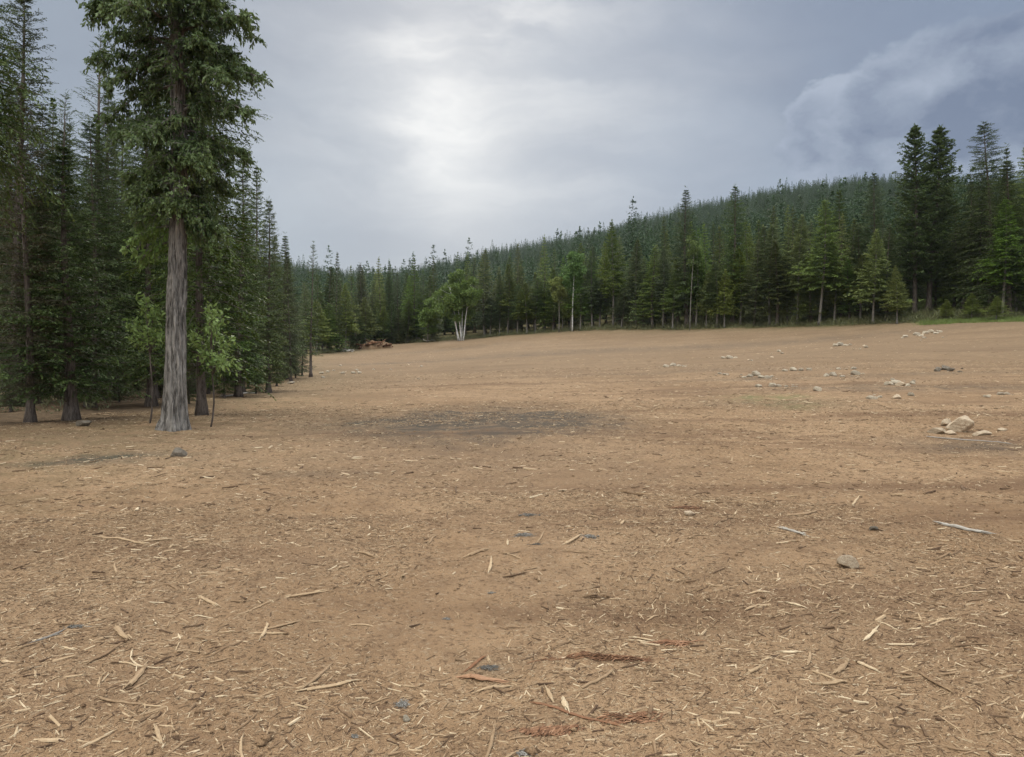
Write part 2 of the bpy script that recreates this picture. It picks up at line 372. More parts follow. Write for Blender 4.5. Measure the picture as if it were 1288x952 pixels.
def leaf_material(name, dark, light, tipc, transl=0.25, rough=0.55, vary=0.5):
    m, t = mat(name)
    co = t.n('ShaderNodeTexCoord').outputs['Object']; rnd = t.n('ShaderNodeObjectInfo').outputs['Random']
    n = t.noise(co, 1.1, 3, 0.6); n2 = t.noise(co, 7.0, 2, 0.5)
    c = t.mix(t.ss(n, 0.35, 0.65), dark, light)
    c = t.mix(t.m('MULTIPLY', t.n('ShaderNodeAttribute', attribute_name='tip').outputs['Fac'], 0.75), c, tipc)
    hsv = t.n('ShaderNodeHueSaturation', {'Hue': t.n('ShaderNodeMapRange', {0: rnd, 3: 0.5 - 0.03 * vary, 4: 0.5 + 0.02 * vary}).outputs[0],
                                          'Saturation': t.n('ShaderNodeMapRange', {0: t.m('FRACT', t.m('MULTIPLY', rnd, 7.3)), 3: 1 - 0.3 * vary, 4: 1 + 0.15 * vary}).outputs[0],
                                          'Value': t.m('MULTIPLY', t.n('ShaderNodeMapRange', {0: t.m('FRACT', t.m('MULTIPLY', rnd, 13.7)), 3: 1 - 0.35 * vary, 4: 1 + 0.45 * vary}).outputs[0], t.n('ShaderNodeMapRange', {0: n2, 1: 0.3, 2: 0.7, 3: 0.75, 4: 1.25}).outputs[0]), 'Color': c})
    finish(t, hsv.outputs[0], rough, spec=0.25, transl=(transl, hsv.outputs[0]))
    return m
M_FIR = leaf_material('fir_needles', (0.070, 0.102, 0.027), (0.114, 0.154, 0.040), (0.165, 0.20, 0.055), transl=0.4, vary=1.2)
M_HILL = leaf_material('hill_needles', (0.030, 0.058, 0.026), (0.050, 0.082, 0.036), (0.075, 0.115, 0.048))
M_FIRNEAR = leaf_material('dark_fir_needles', (0.036, 0.060, 0.016), (0.062, 0.090, 0.023), (0.125, 0.160, 0.038), transl=0.22, vary=0.8)
M_LIGHTFIR = leaf_material('pale_fir_needles', (0.14, 0.175, 0.040), (0.19, 0.225, 0.052), (0.23, 0.26, 0.066), transl=0.4, vary=0.4)
M_LARCH = leaf_material('larch_needles', (0.060, 0.088, 0.030), (0.085, 0.118, 0.038), (0.11, 0.15, 0.05), vary=0.3)
M_PINE = leaf_material('pine_needles', (0.058, 0.088, 0.032), (0.085, 0.118, 0.042), (0.125, 0.16, 0.055), transl=0.35, vary=0.3)
M_BROWN = leaf_material('browning_needles', (0.075, 0.050, 0.026), (0.052, 0.060, 0.026), (0.080, 0.078, 0.032), vary=0.2)
M_POPLAR = leaf_material('poplar_leaves', (0.050, 0.080, 0.026), (0.090, 0.128, 0.040), (0.15, 0.20, 0.066), transl=0.3, rough=0.45, vary=0.2)
M_SHOOT = leaf_material('young_poplar_leaves', (0.125, 0.195, 0.048), (0.18, 0.255, 0.072), (0.25, 0.32, 0.11), transl=0.35, rough=0.45, vary=0.2)
M_BIRCHLEAF = leaf_material('birch_leaves', (0.085, 0.135, 0.032), (0.125, 0.180, 0.042), (0.16, 0.21, 0.055), transl=0.3, rough=0.5, vary=0.3)
M_ASPEN = leaf_material('aspen_leaves', (0.075, 0.140, 0.030), (0.110, 0.190, 0.042), (0.14, 0.22, 0.06), transl=0.3, rough=0.5, vary=0.2)
M_GRASS = leaf_material('grass_blades', (0.10, 0.15, 0.035), (0.155, 0.205, 0.052), (0.21, 0.22, 0.08), transl=0.3, vary=0.2)
M_BRUSH = leaf_material('brush_leaves', (0.070, 0.085, 0.034), (0.125, 0.125, 0.056), (0.17, 0.15, 0.08), transl=0.25, vary=0.3)

def bark_material(name, dark, mid, light, vscale=6.0, stretch=0.14, bdist=0.03, lich=0.25):
    m, t = mat(name); co = t.n('ShaderNodeTexCoord').outputs['Object']
    st = t.n('ShaderNodeMapping', {0: co, 3: (1, 1, stretch)}).outputs[0]
    n = t.noise(st, vscale * 2.2, 6, 0.65, 0.3); n2 = t.noise(co, 2.0, 4, 0.6); n3 = t.noise(st, vscale * 7, 4, 0.6)
    c = t.mix(t.ss(n, 0.36, 0.60), dark, mid)
    c = t.mix(t.m('MULTIPLY', t.ss(n3, 0.5, 0.7), 0.5), c, light)
    c = t.mix(t.m('MULTIPLY', t.ss(n2, 0.5, 0.7), lich), c, light)
    finish(t, c, 0.9, t.m('ADD', n, t.m('MULTIPLY', n3, 0.4)), 1.0, bdist, 0.1)
    return m
M_BARK = bark_material('conifer_bark', (0.050, 0.038, 0.032), (0.135, 0.108, 0.092), (0.24, 0.205, 0.18))
M_PALEBARK = bark_material('pale_conifer_bark', (0.08, 0.07, 0.06), (0.185, 0.165, 0.145), (0.28, 0.26, 0.23))
M_POPBARK = bark_material('poplar_bark', (0.050, 0.043, 0.037), (0.215, 0.190, 0.168), (0.40, 0.36, 0.32), 7.0, 0.13, 0.05, 0.35)
M_WHITEBARK = bark_material('birch_bark', (0.20, 0.18, 0.17), (0.62, 0.60, 0.57), (0.76, 0.75, 0.72), 3.0, 0.8, 0.01)

def wood_material(name, stops, bump=True):
    m, t = mat(name); co = t.n('ShaderNodeTexCoord').outputs['Object']; rnd = t.n('ShaderNodeObjectInfo').outputs['Random']
    tone = t.n('ShaderNodeAttribute', attribute_name='tone').outputs['Fac']
    n = t.noise(co, 40, 4, 0.65)
    f = t.m('ADD', tone, t.m('MULTIPLY', t.m('SUBTRACT', n, 0.5), 0.6))
    cr = t.n('ShaderNodeValToRGB', {0: f}); e = cr.color_ramp.elements
    e[0].position, e[0].color = stops[0][0], (*stops[0][1], 1); e[1].position, e[1].color = stops[-1][0], (*stops[-1][1], 1)
    for p_, c_2 in stops[1:-1]:
        x = e.new(p_); x.color = (*c_2, 1)
    finish(t, cr.outputs[0], 0.85, n, 0.5, 0.004, 0.1)
    return m
M_CHIP = wood_material('wood_litter', [(0.0, (0.070, 0.041, 0.025)), (0.35, (0.20, 0.126, 0.072)), (0.7, (0.36, 0.25, 0.150)), (1.0, (0.52, 0.405, 0.27))])
M_REDBARK = wood_material('red_bark', [(0.0, (0.060, 0.034, 0.022)), (0.5, (0.185, 0.090, 0.048)), (1.0, (0.34, 0.195, 0.115))])
M_GREYWOOD = wood_material('weathered_wood', [(0.0, (0.10, 0.085, 0.072)), (0.5, (0.27, 0.235, 0.20)), (1.0, (0.46, 0.42, 0.365))])
M_FLUFF = wood_material('grey_fibre', [(0.0, (0.060, 0.053, 0.047)), (0.5, (0.160, 0.140, 0.118)), (1.0, (0.40, 0.37, 0.335))])
def rock_material(name, a, b, c_):
    m, t = mat(name); co = t.n('ShaderNodeTexCoord').outputs['Object']; rnd = t.n('ShaderNodeObjectInfo').outputs['Random']
    n = t.noise(co, 3.0, 6, 0.65); n2 = t.noise(co, 14.0, 5, 0.6)
    c = t.mix(t.ss(n, 0.35, 0.65), a, b); c = t.mix(t.m('MULTIPLY', t.ss(n2, 0.5, 0.7), 0.6), c, c_)
    v = t.n('ShaderNodeMapRange', {0: rnd, 3: 0.8, 4: 1.2}).outputs[0]
    c = t.n('ShaderNodeHueSaturation', {'Color': c, 'Value': v}).outputs[0]
    finish(t, c, 0.9, n2, 0.7, 0.05, 0.15); return m
M_ROCK = rock_material('tan_stone', (0.34, 0.245, 0.160), (0.48, 0.37, 0.26), (0.60, 0.50, 0.38))
M_PALEROCK = rock_material('pale_stone', (0.26, 0.205, 0.145), (0.38, 0.315, 0.235), (0.52, 0.45, 0.355))
M_GREYROCK = rock_material('grey_stone', (0.24, 0.225, 0.21), (0.36, 0.34, 0.315), (0.48, 0.46, 0.43))
M_DULLROCK = rock_material('dull_stone', (0.105, 0.085, 0.064), (0.185, 0.150, 0.115), (0.26, 0.22, 0.175))

# ------------------------------------------------------------------ the ground sheet
def build_ground():
    a1 = np.arange(-43, 43.001, 0.16); a2 = np.concatenate([np.arange(47, 313, 5.0)])
    ang = np.radians(np.concatenate([a1, a2])); k = len(ang)
    r = [1.0]
    while r[-1] < 1750:
        q = r[-1]; r.append(q * (1.0065 if q < 9 else 1.011 if q < 40 else 1.02))
    r = np.array(r); nr = len(r)
    X = r[:, None] * np.sin(ang)[None]; Y = r[:, None] * np.cos(ang)[None]
    Z = ground(X, Y)
    V = np.stack([X, Y, Z], -1).reshape(-1, 3)
    i = np.arange(nr - 1)[:, None] * k; j = np.arange(k)[None]; jn = (j + 1) % k
    Q = np.stack([i + j, i + k + j, i + k + jn, i + jn], -1).reshape(-1, 4)
    V = np.vstack([V, [0, 0, gz(0, 0.01)]]); c = len(V) - 1
    T = np.stack([np.arange(k), (np.arange(k) + 1) % k, np.full(k, c)], -1)
    Q = Q[:, ::-1]; T = T[:, ::-1]
    x, y = V[:, 0], V[:, 1]
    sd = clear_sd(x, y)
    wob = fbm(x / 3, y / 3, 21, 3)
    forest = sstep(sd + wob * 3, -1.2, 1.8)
    def blot(px, py, rx, ry, amp, rot=0.0, sx=1.0):
        h = hit(px, py); ex, ey = x - h[0], y - h[1]; ca, sa = math.cos(rot), math.sin(rot)
        e2 = ((ex * ca + ey * sa) / rx) ** 2 + ((-ex * sa + ey * ca) / ry) ** 2
        return amp * np.exp(-e2) * np.clip(1 + 1.5 * fbm(x / 0.8, y / 0.8, int(px) % 17, 4), 0.1, 1.6)
    burn = blot(600, 529, 2.4, 4.6, 1.3) + blot(695, 530, 1.8, 2.8, 0.75) + blot(490, 533, 2.0, 2.4, 0.5) + blot(175, 580, 1.0, 0.55, 0.9) + blot(60, 585, 0.8, 0.5, 0.5) \
        + blot(1120, 487, 6, 1.6, 0.55) + blot(960, 508, 2.4, 1.6, 0.3) + blot(1230, 560, 1.2, 1.0, 0.5) + blot(940, 478, 4.0, 1.6, 0.4) + blot(1180, 470, 5, 1.5, 0.35) \
        + blot(620, 836, 0.10, 0.08, 0.6) + blot(820, 470, 9, 2.2, 0.25) + blot(640, 448, 16, 4, 0.35) + blot(480, 458, 8, 3, 0.35) + blot(760, 440, 20, 5, 0.3) + blot(560, 440, 12, 6, 0.3) + blot(1000, 430, 20, 5, 0.3) + blot(400, 600, 0.9, 0.5, 0.25)
    green = blot(970, 502, 1.3, 1.8, 0.55) + blot(1000, 512, 0.8, 1.0, 0.3)
    green = green + 0.18 * sstep(sd, -9, 0)
    pxv = CX + F * x / np.maximum(y, 1)
    grass = sstep(sd + wob * 2, -1.0, 3.0) * sstep(y, 70, 95) * (sstep(pxv, 1120, 1170) * 0.95 + 0.35 * sstep(pxv, 780, 900) + 0.2) * (1 - sstep(sd, 25, 60))
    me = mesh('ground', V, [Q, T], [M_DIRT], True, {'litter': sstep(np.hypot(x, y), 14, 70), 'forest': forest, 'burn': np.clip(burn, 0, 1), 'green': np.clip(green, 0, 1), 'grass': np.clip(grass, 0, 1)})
    o = link('ground', me); tag(o, 'bare tan dirt clearing strewn with shredded wood, rising to wooded hills', 'ground', kind='structure')
build_ground()

# ------------------------------------------------------------------ conifers
def conifer_meshes(name, H, cb, Rm, seed, nwh, nbr, ntw, K, lw, mats, style='fir', droop=0.25, rise=0.15, prof=0.85, sparse=0.0, tr=None, dead=14, wood=True, leafmat=None, lf=1.0, thin=0.55):
    g = np.random.default_rng(seed)
    tr = tr or H * 0.012
    # trunk
    nz = 22; tz = np.linspace(0, 1, nz); bx = H * 0.006 * (np.sin(tz * 5 + seed) - math.sin(seed)); by = H * 0.006 * (np.cos(tz * 4 + seed) - math.cos(seed))
    TP = np.stack([bx, by, tz * H * 0.985 - 0.15 * (tz == 0)], -1)
    trad = tr * ((1 - tz) ** 0.8 * 0.97 + 0.03) * (1 + 0.9 * np.exp(-tz * H / 0.28))
    wm = MB(); tube(wm, TP, trad, 9, True)
    axis = lambda z: np.stack([np.interp(z, TP[:, 2], bx), np.interp(z, TP[:, 2], by), z], -1)
    # branches
    u = (np.arange(nwh) + 0.5) / nwh
    t_ = u ** 0.92
    zz = np.repeat(cb * H + t_ * (0.985 - cb) * H, nbr); tt = np.repeat(t_, nbr)
    nb = len(zz); zz = zz + g.normal(0, 0.14 * H / nwh, nb); zz = np.minimum(zz, 0.985 * H)
    az = np.tile(np.arange(nbr) * 2 * math.pi / nbr, nwh) + np.repeat(g.uniform(0, 6.28, nwh), nbr) + g.normal(0, 0.35, nb)
    lobes = 1 + 0.32 * np.sin(az * 2 + seed) * np.sin(tt * 9 + seed * 2)
    L = Rm * ((1 - tt) ** prof * (0.55 + 0.45 * np.minimum(1, (tt + 0.02) / 0.16)) + 0.02) * lobes * g.uniform(0.62, 1.15, nb)
    keep = g.random(nb) > sparse * (1 - 0.5 * tt)
    zz, tt, az, L = zz[keep], tt[keep], az[keep], L[keep]; nb = len(zz)
    out = np.stack([np.cos(az), np.sin(az), np.zeros(nb)], -1); lat = np.stack([-np.sin(az), np.cos(az), np.zeros(nb)], -1)
    a0 = rise * (0.4 + 1.6 * tt) + g.normal(0, 0.10, nb); b0 = -droop * (1.15 - 0.9 * tt) + g.normal(0, 0.07, nb)
    def curve(s):
        s = np.atleast_2d(s); return axis(zz)[:, None] + out[:, None] * (L[:, None] * s)[..., None] + np.array([0, 0, 1.0]) * (L[:, None] * (a0[:, None] * s + b0[:, None] * s * s + 0.12 * s ** 4))[..., None]
    s5 = np.linspace(0, 1, 5)[None].repeat(nb, 0); B = curve(s5)
    if wood: tubes3(wm, B, np.maximum(0.004, 0.012 * np.sqrt(L))[:, None] * np.linspace(1.25, 0.25, 5)[None] * (H / 14) ** 0.5)
    # dead lower limbs
    if dead:
        dzs = g.uniform(0.08, max(0.12, cb), dead) * H; da = g.uniform(0, 6.28, dead); dl = g.uniform(0.15, 0.5, dead) * Rm
        dout = np.stack([np.cos(da), np.sin(da), g.uniform(-0.5, 0.1, dead)], -1); q = np.linspace(0, 1, 4)
        DP = axis(dzs)[:, None] + dout[:, None] * (dl[:, None] * q[None])[..., None] - np.array([0, 0, 0.2]) * ((dl[:, None] * q[None] ** 2))[..., None]
        tubes3(wm, DP, np.full((dead, 1), 0.008 * (H / 12)) * np.linspace(1.2, 0.2, 4)[None])
    # twigs
    s = (np.arange(ntw) + 0.6) / ntw; s = 0.12 + 0.88 * s
    S = np.clip(s[None, :, None] + g.normal(0, 0.4 / ntw, (nb, ntw, 2)), 0.08, 1.0)
    P = curve(S.reshape(nb, -1)).reshape(nb, ntw, 2, 3)
    side = np.array([1.0, -1.0])[None, None, :]
    l2 = (0.36 * L[:, None, None] * (1.05 - 0.78 * S) + 0.05 * Rm) * g.uniform(0.6, 1.25, S.shape)
    dirz = (a0[:, None, None] + 2 * b0[:, None, None] * S)
    d2 = out[:, None, None] * (0.75 + g.normal(0, .15, S.shape))[..., None] + lat[:, None, None] * (side * (0.85 - 0.3 * S + g.normal(0, .2, S.shape)))[..., None]
    d2 = d2 + np.array([0, 0, 1.0]) * (dirz * 0.6 - 0.10 + g.normal(0, 0.16, S.shape))[..., None]
    d2 = unit(d2)
    P = P.reshape(-1, 3); d2 = d2.reshape(-1, 3); l2 = l2.ravel(); Sf = S.ravel(); tf = np.repeat(tt, ntw * 2)
    n2 = len(P)
    k = (np.arange(K) + 0.3) / K
    off = np.clip(k[None] + g.normal(0, 0.35 / K, (n2, K)), 0, 0.97)
    pp = P[:, None] + d2[:, None] * (l2[:, None] * off)[..., None] - np.array([0, 0, 1.0]) * (0.12 * l2[:, None] * off ** 2)[..., None]
    jit = 0.55 if style == 'fir' else 0.9
    dd = unit(d2[:, None] + g.normal(0, jit, (n2, K, 3)) * np.array([1, 1, 0.75]) + (np.array([0, 0, 0.35]) if style == 'pine' else np.array([0, 0, -0.08])))
    pp = pp.reshape(-1, 3); dd = dd.reshape(-1, 3)
    ll = np.repeat(np.maximum(l2, 0.12 * Rm) * 1.25 / max(K, 1.6) * lf, K) * g.uniform(0.7, 1.4, n2 * K)
    tk = np.repeat(tf, K); ll = np.clip(ll, lw * 1.8, lw * 7) * (1 - thin * tk ** 2)
    ww = np.minimum(lw, ll * 0.3) * (1 - 0.8 * thin * tk ** 2) * g.uniform(0.6, 1.3, len(ll))
    hint = unit(np.array([0, 0, 1.0]) + g.normal(0, 0.42, (len(pp), 3)))
    tip = np.clip(np.repeat(Sf, K) * 0.6 + off.ravel() * 0.5 + g.normal(0, 0.15, len(pp)) - 0.35, 0, 1)
    fm = MB(); rhombs(fm, pp, dd, ll, ww, hint, tip=tip)
    # leader
    nl = max(6, int(14 * min(1, K / 3))); lz = H * g.uniform(0.93, 1.0, nl)
    rhombs(fm, axis(lz), unit(np.stack([g.normal(0, .5, nl), g.normal(0, .5, nl), g.uniform(0.4, 1.0, nl)], -1)), np.full(nl, H * 0.022), np.full(nl, lw * 0.45), unit(g.normal(0, 1, (nl, 3))), tip=np.full(nl, .4))
    return wm.mesh(name + '_trunk', [mats[0]], True), fm.mesh(name + '_crown', [mats[1]], False), H, Rm

def conifer(tm, cm, name='conifer'):
    r = bpy.data.objects.new(name, None); r.empty_display_size = 0.5
    t = bpy.data.objects.new('trunk', tm); t.parent = r; c = bpy.data.objects.new('crown', cm); c.parent = r
    return r, [t, c]
class Proto:
    def __init__(s, name, kind, data):
        s.name = name; s.tm, s.cm, s.H, s.R = data; s.root, s.kids = conifer(s.tm, s.cm, name); s.used = False
    def put(s, loc, h, wf=1.0, rot=None, lean=(0, 0)):
        if not s.used: r, kids = s.root, s.kids; s.used = True
        else:
            r = s.root.copy(); kids = []
            for ch in s.kids:
                c = ch.copy(); c.parent = r; kids.append(c)
        COL.objects.link(r)
        for c in kids: COL.objects.link(c)
        k = h / s.H
        r.location = loc; r.rotation_euler = (lean[0], lean[1], random.uniform(0, 6.28) if rot is None else rot); r.scale = (k * wf, k * wf, k)
        for key in ('label', 'group', 'category'):
            if key in r: del r[key]
        return r

NEAR = {}
def near(key, **kw):
    kw['lw'] *= 1.6; kw['lf'] = kw.get('lf', 1.7) * 1.1; kw['K'] += 5; kw['thin'] = 0.25
    NEAR[key] = Proto(kw.pop('name', 'fir_tree'), 'near', conifer_meshes('near_' + key, **kw))
near('bushy', H=7, cb=0.10, Rm=1.75, seed=11, nwh=34, nbr=7, ntw=8, K=8, lw=0.016, mats=(M_BARK, M_FIRNEAR), droop=0.22, rise=0.18, prof=0.75, dead=16, tr=0.13)
near('sparse', lf=1.6, H=13, cb=0.10, Rm=1.9, seed=12, nwh=44, nbr=6, ntw=8, K=5, lw=0.013, mats=(M_BARK, M_FIRNEAR), droop=0.42, rise=0.30, prof=0.70, sparse=0.15, dead=30, tr=0.14)
near('brown', lf=1.55, H=13, cb=0.08, Rm=2.0, seed=13, nwh=46, nbr=6, ntw=8, K=6, lw=0.014, mats=(M_BARK, M_BROWN), droop=0.40, rise=0.34, prof=0.65, sparse=0.1, dead=30, tr=0.15)
near('spindly', lf=1.15, H=13, cb=0.22, Rm=1.35, seed=14, nwh=40, nbr=4, ntw=6, K=4, lw=0.015, mats=(M_BARK, M_LARCH), droop=0.35, rise=0.45, prof=0.55, sparse=0.25, dead=30, tr=0.12)
near('hemlock', H=14, cb=0.10, Rm=2.2, seed=15, nwh=44, nbr=6, ntw=9, K=7, lw=0.017, mats=(M_BARK, M_FIRNEAR), droop=0.55, rise=0.25, prof=0.6, dead=24, tr=0.115)
near('dense', H=12, cb=0.06, Rm=1.9, seed=16, nwh=44, nbr=7, ntw=8, K=6, lw=0.018, mats=(M_BARK, M_FIRNEAR), droop=0.30, rise=0.2, prof=0.7, dead=20, tr=0.15)
near('dense2', H=12, cb=0.09, Rm=1.7, seed=17, nwh=42, nbr=7, ntw=8, K=6, lw=0.018, mats=(M_BARK, M_FIRNEAR), droop=0.34, rise=0.25, prof=0.8, dead=24, tr=0.14)
near('cedar', name='cedar_tree', H=12, cb=0.60, Rm=3.0, seed=18, nwh=36, nbr=6, ntw=9, K=7, lw=0.018, mats=(M_BARK, M_FIRNEAR), droop=0.60, rise=0.30, prof=0.5, dead=10, tr=0.2)
MID = {}
def midp(key, n, bark=None, **kw):
    MID[key] = [Proto(kw.get('name_', 'fir_tree'), 'mid', conifer_meshes(f'mid_{key}_{i}', seed=100 + i * 7 + len(MID) * 31, mats=(bark or M_BARK, kw['leaf']), **{k: v for k, v in kw.items() if k not in ('leaf', 'name_')})) for i in range(n)]
common = dict(nwh=30, nbr=8, ntw=6, K=5, wood=False, lf=1.5)
midp('fir', 5, leaf=M_FIR, H=20, cb=0.06, Rm=3.0, lw=0.135, droop=0.32, rise=0.2, prof=0.88, dead=20, tr=0.19, **common)
midp('slim', 4, leaf=M_FIR, H=20, cb=0.14, Rm=2.1, lw=0.121, droop=0.34, rise=0.22, prof=0.9, dead=24, tr=0.17, **common)
midp('bare', 5, bark=M_PALEBARK, leaf=M_FIR, H=20, cb=0.29, Rm=2.5, lw=0.135, droop=0.32, rise=0.25, prof=0.78, dead=30, tr=0.15, **common)
midp('pale', 3, bark=M_PALEBARK, leaf=M_LIGHTFIR, H=14, cb=0.24, Rm=2.6, lw=0.121, droop=0.28, rise=0.25, prof=0.95, dead=14, tr=0.14, **common)
midp('larch', 2, leaf=M_LARCH, name_='larch_tree', H=18, cb=0.16, Rm=1.9, lw=0.08, droop=0.25, rise=0.35, prof=0.65, sparse=0.2, dead=14, tr=0.18, **common)
midp('pine', 2, leaf=M_PINE, name_='pine_tree', style='pine', H=28, cb=0.16, Rm=4.2, lw=0.17, nwh=44, nbr=6, ntw=6, K=10, droop=0.10, rise=0.42, prof=0.72, sparse=0.14, dead=10, tr=0.30, wood=True, lf=1.7, thin=0.3)

def tree(proto, px, top, Y, label, hw=None, cat='tree', group=None, rot=None, lean=(0, 0)):
    x = xat(px, Y); z = gz(x, Y); h = zpix(top, Y) - z
    wf = 1.0
    if hw: wf = ((1.32 if Y > 80 else 1.08) * hw / F * Y) / (proto.R * h / proto.H)
    lean = (lean[0] + random.gauss(0, .018), lean[1] + random.gauss(0, .018)); r = proto.put((x, Y, z - 0.05), h, wf, rot, lean)
    return tag(r, label, cat, group)

# the wood on the left: (kind, px, top py, Y, half width px, label)
for k, px, top, Y, hw, lab in [
    ('bushy', 90, 178, 18.2, 92, 'bushy dark green fir with low skirts and mossy foot, left of the big grey trunk'),
    ('sparse', 20, -25, 25, 85, 'tall thin conifer with wispy upswept branch tips at the left edge'),
    ('brown', 38, 105, 17.6, 62, 'conifer with browning sparse needles and a dark leaning trunk, left of the bushy fir'),
    ('spindly', 135, 38, 29, 52, 'spindly conifer with a thin bare top against the sky, left of the big broadleaf crown'),
    ('spindly', 88, 108, 27, 45, 'shorter spindly conifer with thin ragged top behind the bushy fir'),
    ('hemlock', 254, -70, 21, 96, 'drooping dark conifer directly behind the big grey trunk, branch tips showing right of it'),
    ('dense', 338, 246, 37, 34, 'dark conifer with bare twiggy lower trunk standing forward where the left wood meets the field'),
    ('dense2', 300, 262, 31, 46, 'broad dark conifer between the big grey trunk and the forward dark conifer'),
    ('cedar', -62, -60, 13.5, 120, 'tree at the left frame edge whose drooping bough hangs into the top left corner'),
    ('dense2', 190, 120, 25, 60, 'conifer with slim pale lower trunk just left of the big grey trunk'),
    ('hemlock', 116, 150, 24, 66, 'conifer with thick pale lower trunk behind the bushy fir'),
]:
    tree(NEAR[k], px, top, Y, lab, hw, group=None)
tree(MID['larch'][0], 391, 303, 61, 'narrow feathery green larch with dark lower trunk at the far corner of the left wood', 17, rot=1.0, lean=(0, 0.02))
tree(NEAR['dense'], 366, 312, 52, 'small green conifer tucked behind the narrow feathery larch', 17)
g = np.random.default_rng(6)
for i in range(22):
    px = (-20, 14, 52, 108, 128, 150, 172, 200, 238, 262, 282, 296, 312, 322, 330, 348, 356, 372, 380, 160, 225, 305)[i]; Y = (30, 23, 27, 24, 32, 27, 36, 31, 26, 33, 30, 37, 41, 34, 46, 44, 55, 58, 64, 44, 40, 52)[i]
    h = g.uniform(1.3, 3.4); x = xat(px, Y); z = gz(x, Y)
    tag(NEAR['bushy'].put((x, Y, z - .05), h, g.uniform(1.0, 1.5)), 'low young fir filling the shade under the taller trees of the left wood', 'tree', 'young firs under the left wood')
g = np.random.default_rng(5)
kk = ['dense', 'dense2', 'hemlock', 'dense', 'dense2', 'sparse']
n_back = 0
for Y0, lo, hi, step, tlo, thi in ((29, -40, 210, 38, 40, 170), (36, -40, 325, 31, 80, 215), (46, -30, 345, 29, 150, 250), (58, 0, 378, 32, 220, 300), (75, 60, 392, 28, 270, 318)):
    px = lo
    while px < hi:
        Y = Y0 + g.uniform(-3, 3); p_ = px + g.uniform(-8, 8)
        top = g.uniform(tlo, thi) + (max(0, p_ - 240) * 0.5 if Y0 < 40 else max(0, p_ - 300) * 0.2)
        tree(NEAR[kk[n_back % 6]], p_, top, Y, 'dark conifer deep in the shaded wood behind the trees of its left edge', g.uniform(30, 46) * 26 / Y + 8, group='conifers deep in the left wood')
        n_back += 1; px += step

# ------------------------------------------------------------------ far side of the clearing
def B(kind, i=None):
    if kind in NEAR: return NEAR[kind]
    L = MID[kind]; return L[(i if i is not None else random.randrange(len(L))) % len(L)]
named = [  # kind, px, top, dY, half width, label
    ('fir', 424, 315, 0, 12, 'conifer with a narrow spire standing just right of the far corner of the left wood'),
    ('fir', 480, 323, 6, 12, 'tall dark conifer rising behind the root and brush heap'),
    ('slim', 489, 326, 10, 10, 'slim conifer close beside the tall conifer behind the root and brush heap'),
    ('fir', 521, 322, 2, 15, 'dark pointed conifer midway between the brush heap and the white-stemmed birch clump'),
    ('slim', 574, 315, 14, 8, 'black-green spire rising directly behind the rounded birch crown'),
    ('slim', 586, 317, 13, 9, 'conifer spire behind the right half of the rounded birch crown'),
    ('bare', 609, 313, 1, 15, 'conifer with pale bare lower trunk immediately right of the birch clump'),
    ('fir', 650, 305, 6, 13, 'tall conifer second to the right of the birch clump'),
    ('fir', 684, 296, 4, 13, 'tall pointed conifer left of the bright green aspen'),
    ('bare', 745, 308, 2, 15, 'conifer with bare lower trunk just right of the bright green aspen'),
    ('bare', 771, 277, 3, 17, 'taller dark conifer with bare trunk, second right of the bright green aspen'),
    ('bare', 800, 300, 2, 14, 'bare-trunked conifer left of the twin spires at mid right'),
    ('slim', 837, 270, 6, 14, 'slender conifer left of the two tallest mid spires'),
    ('dense2', 864, 235, 2, 25, 'very tall conifer with ragged open top, left of the two tallest mid spires'),
    ('dense', 921, 231, 3, 24, 'very tall conifer with dense pointed top, right of the two tallest mid spires'),
    ('pale', 888, 340, 0, 12, 'small young fir standing between the two tallest mid spires'),
    ('pale', 911, 338, -1, 13, 'small pale green fir at the foot of the right tallest mid spire'),
    ('bare', 968, 282, 1, 20, 'conifer with pale bare trunk in the front row right of the two mid spires'),
    ('bare', 1003, 270, 2, 19, 'bare-trunked conifer left of the thick conical fir at right'),
    ('bare', 1030, 250, 0, 24, 'broad conical fir with slender pale trunk at the right front row'),
    ('fir', 1054, 237, 9, 24, 'tall conifer behind the broad conical fir at right'),
    ('dense', 1100, 214, 10, 24, 'tall dark spire behind the yellow-green fir'),
    ('pale', 1098, 288, -1, 22, 'yellow-green fir lit in front of the dark trees at right'),
    ('pale', 1128, 334, -2, 14, 'smallest yellow-green fir beside the taller yellow-green fir'),
    ('pine', 1150, 158, 9, 31, 'giant dark pine with open tufted top, left trunk of the towering pair'),
    ('pine', 1168, 160, 11, 36, 'giant dark pine with several tops, right trunk of the towering pair'),
    ('hemlock', 1246, 150, 8, 40, 'towering fir with layered pointed top at the right edge'),
    ('dense2', 1212, 224, 12, 26, 'mid-height fir between the towering pine pair and the towering right-edge fir'),
    ('dense', 1268, 200, 1, 36, 'big dark fir with low skirts at the right frame edge'),
    ('slim', 1263, 180, 6, 18, 'slender spire just behind the big dark fir at the right frame edge'),
    ('fir', 1291, 172, 5, 34, 'tall fir cut by the right frame edge'),
    ('fir', 1230, 246, 10, 26, 'dark fir filling the gap left of the towering right-edge fir'),
    ('pale', 1222, 368, -2, 12, 'low young fir on the grassy bank at right'),
    ('pale', 1253, 372, -4, 13, 'low bushy young fir nearest the grass at the right edge'),
]
for i, (k, px, top, dY, hw, lab) in enumerate(named):
    tree(B(k, i), px, top, TL(px) + dY + 1.5, lab, hw, group=None)
marks = [(0, 'between the left wood and the brush heap'), (500, 'between the brush heap and the birch clump'), (612, 'between the birch clump and the bright green aspen'),
         (735, 'between the bright green aspen and the two tallest mid spires'), (870, 'between the two mid spires and the yellow-green firs'), (1090, 'between the yellow-green firs and the right edge')]
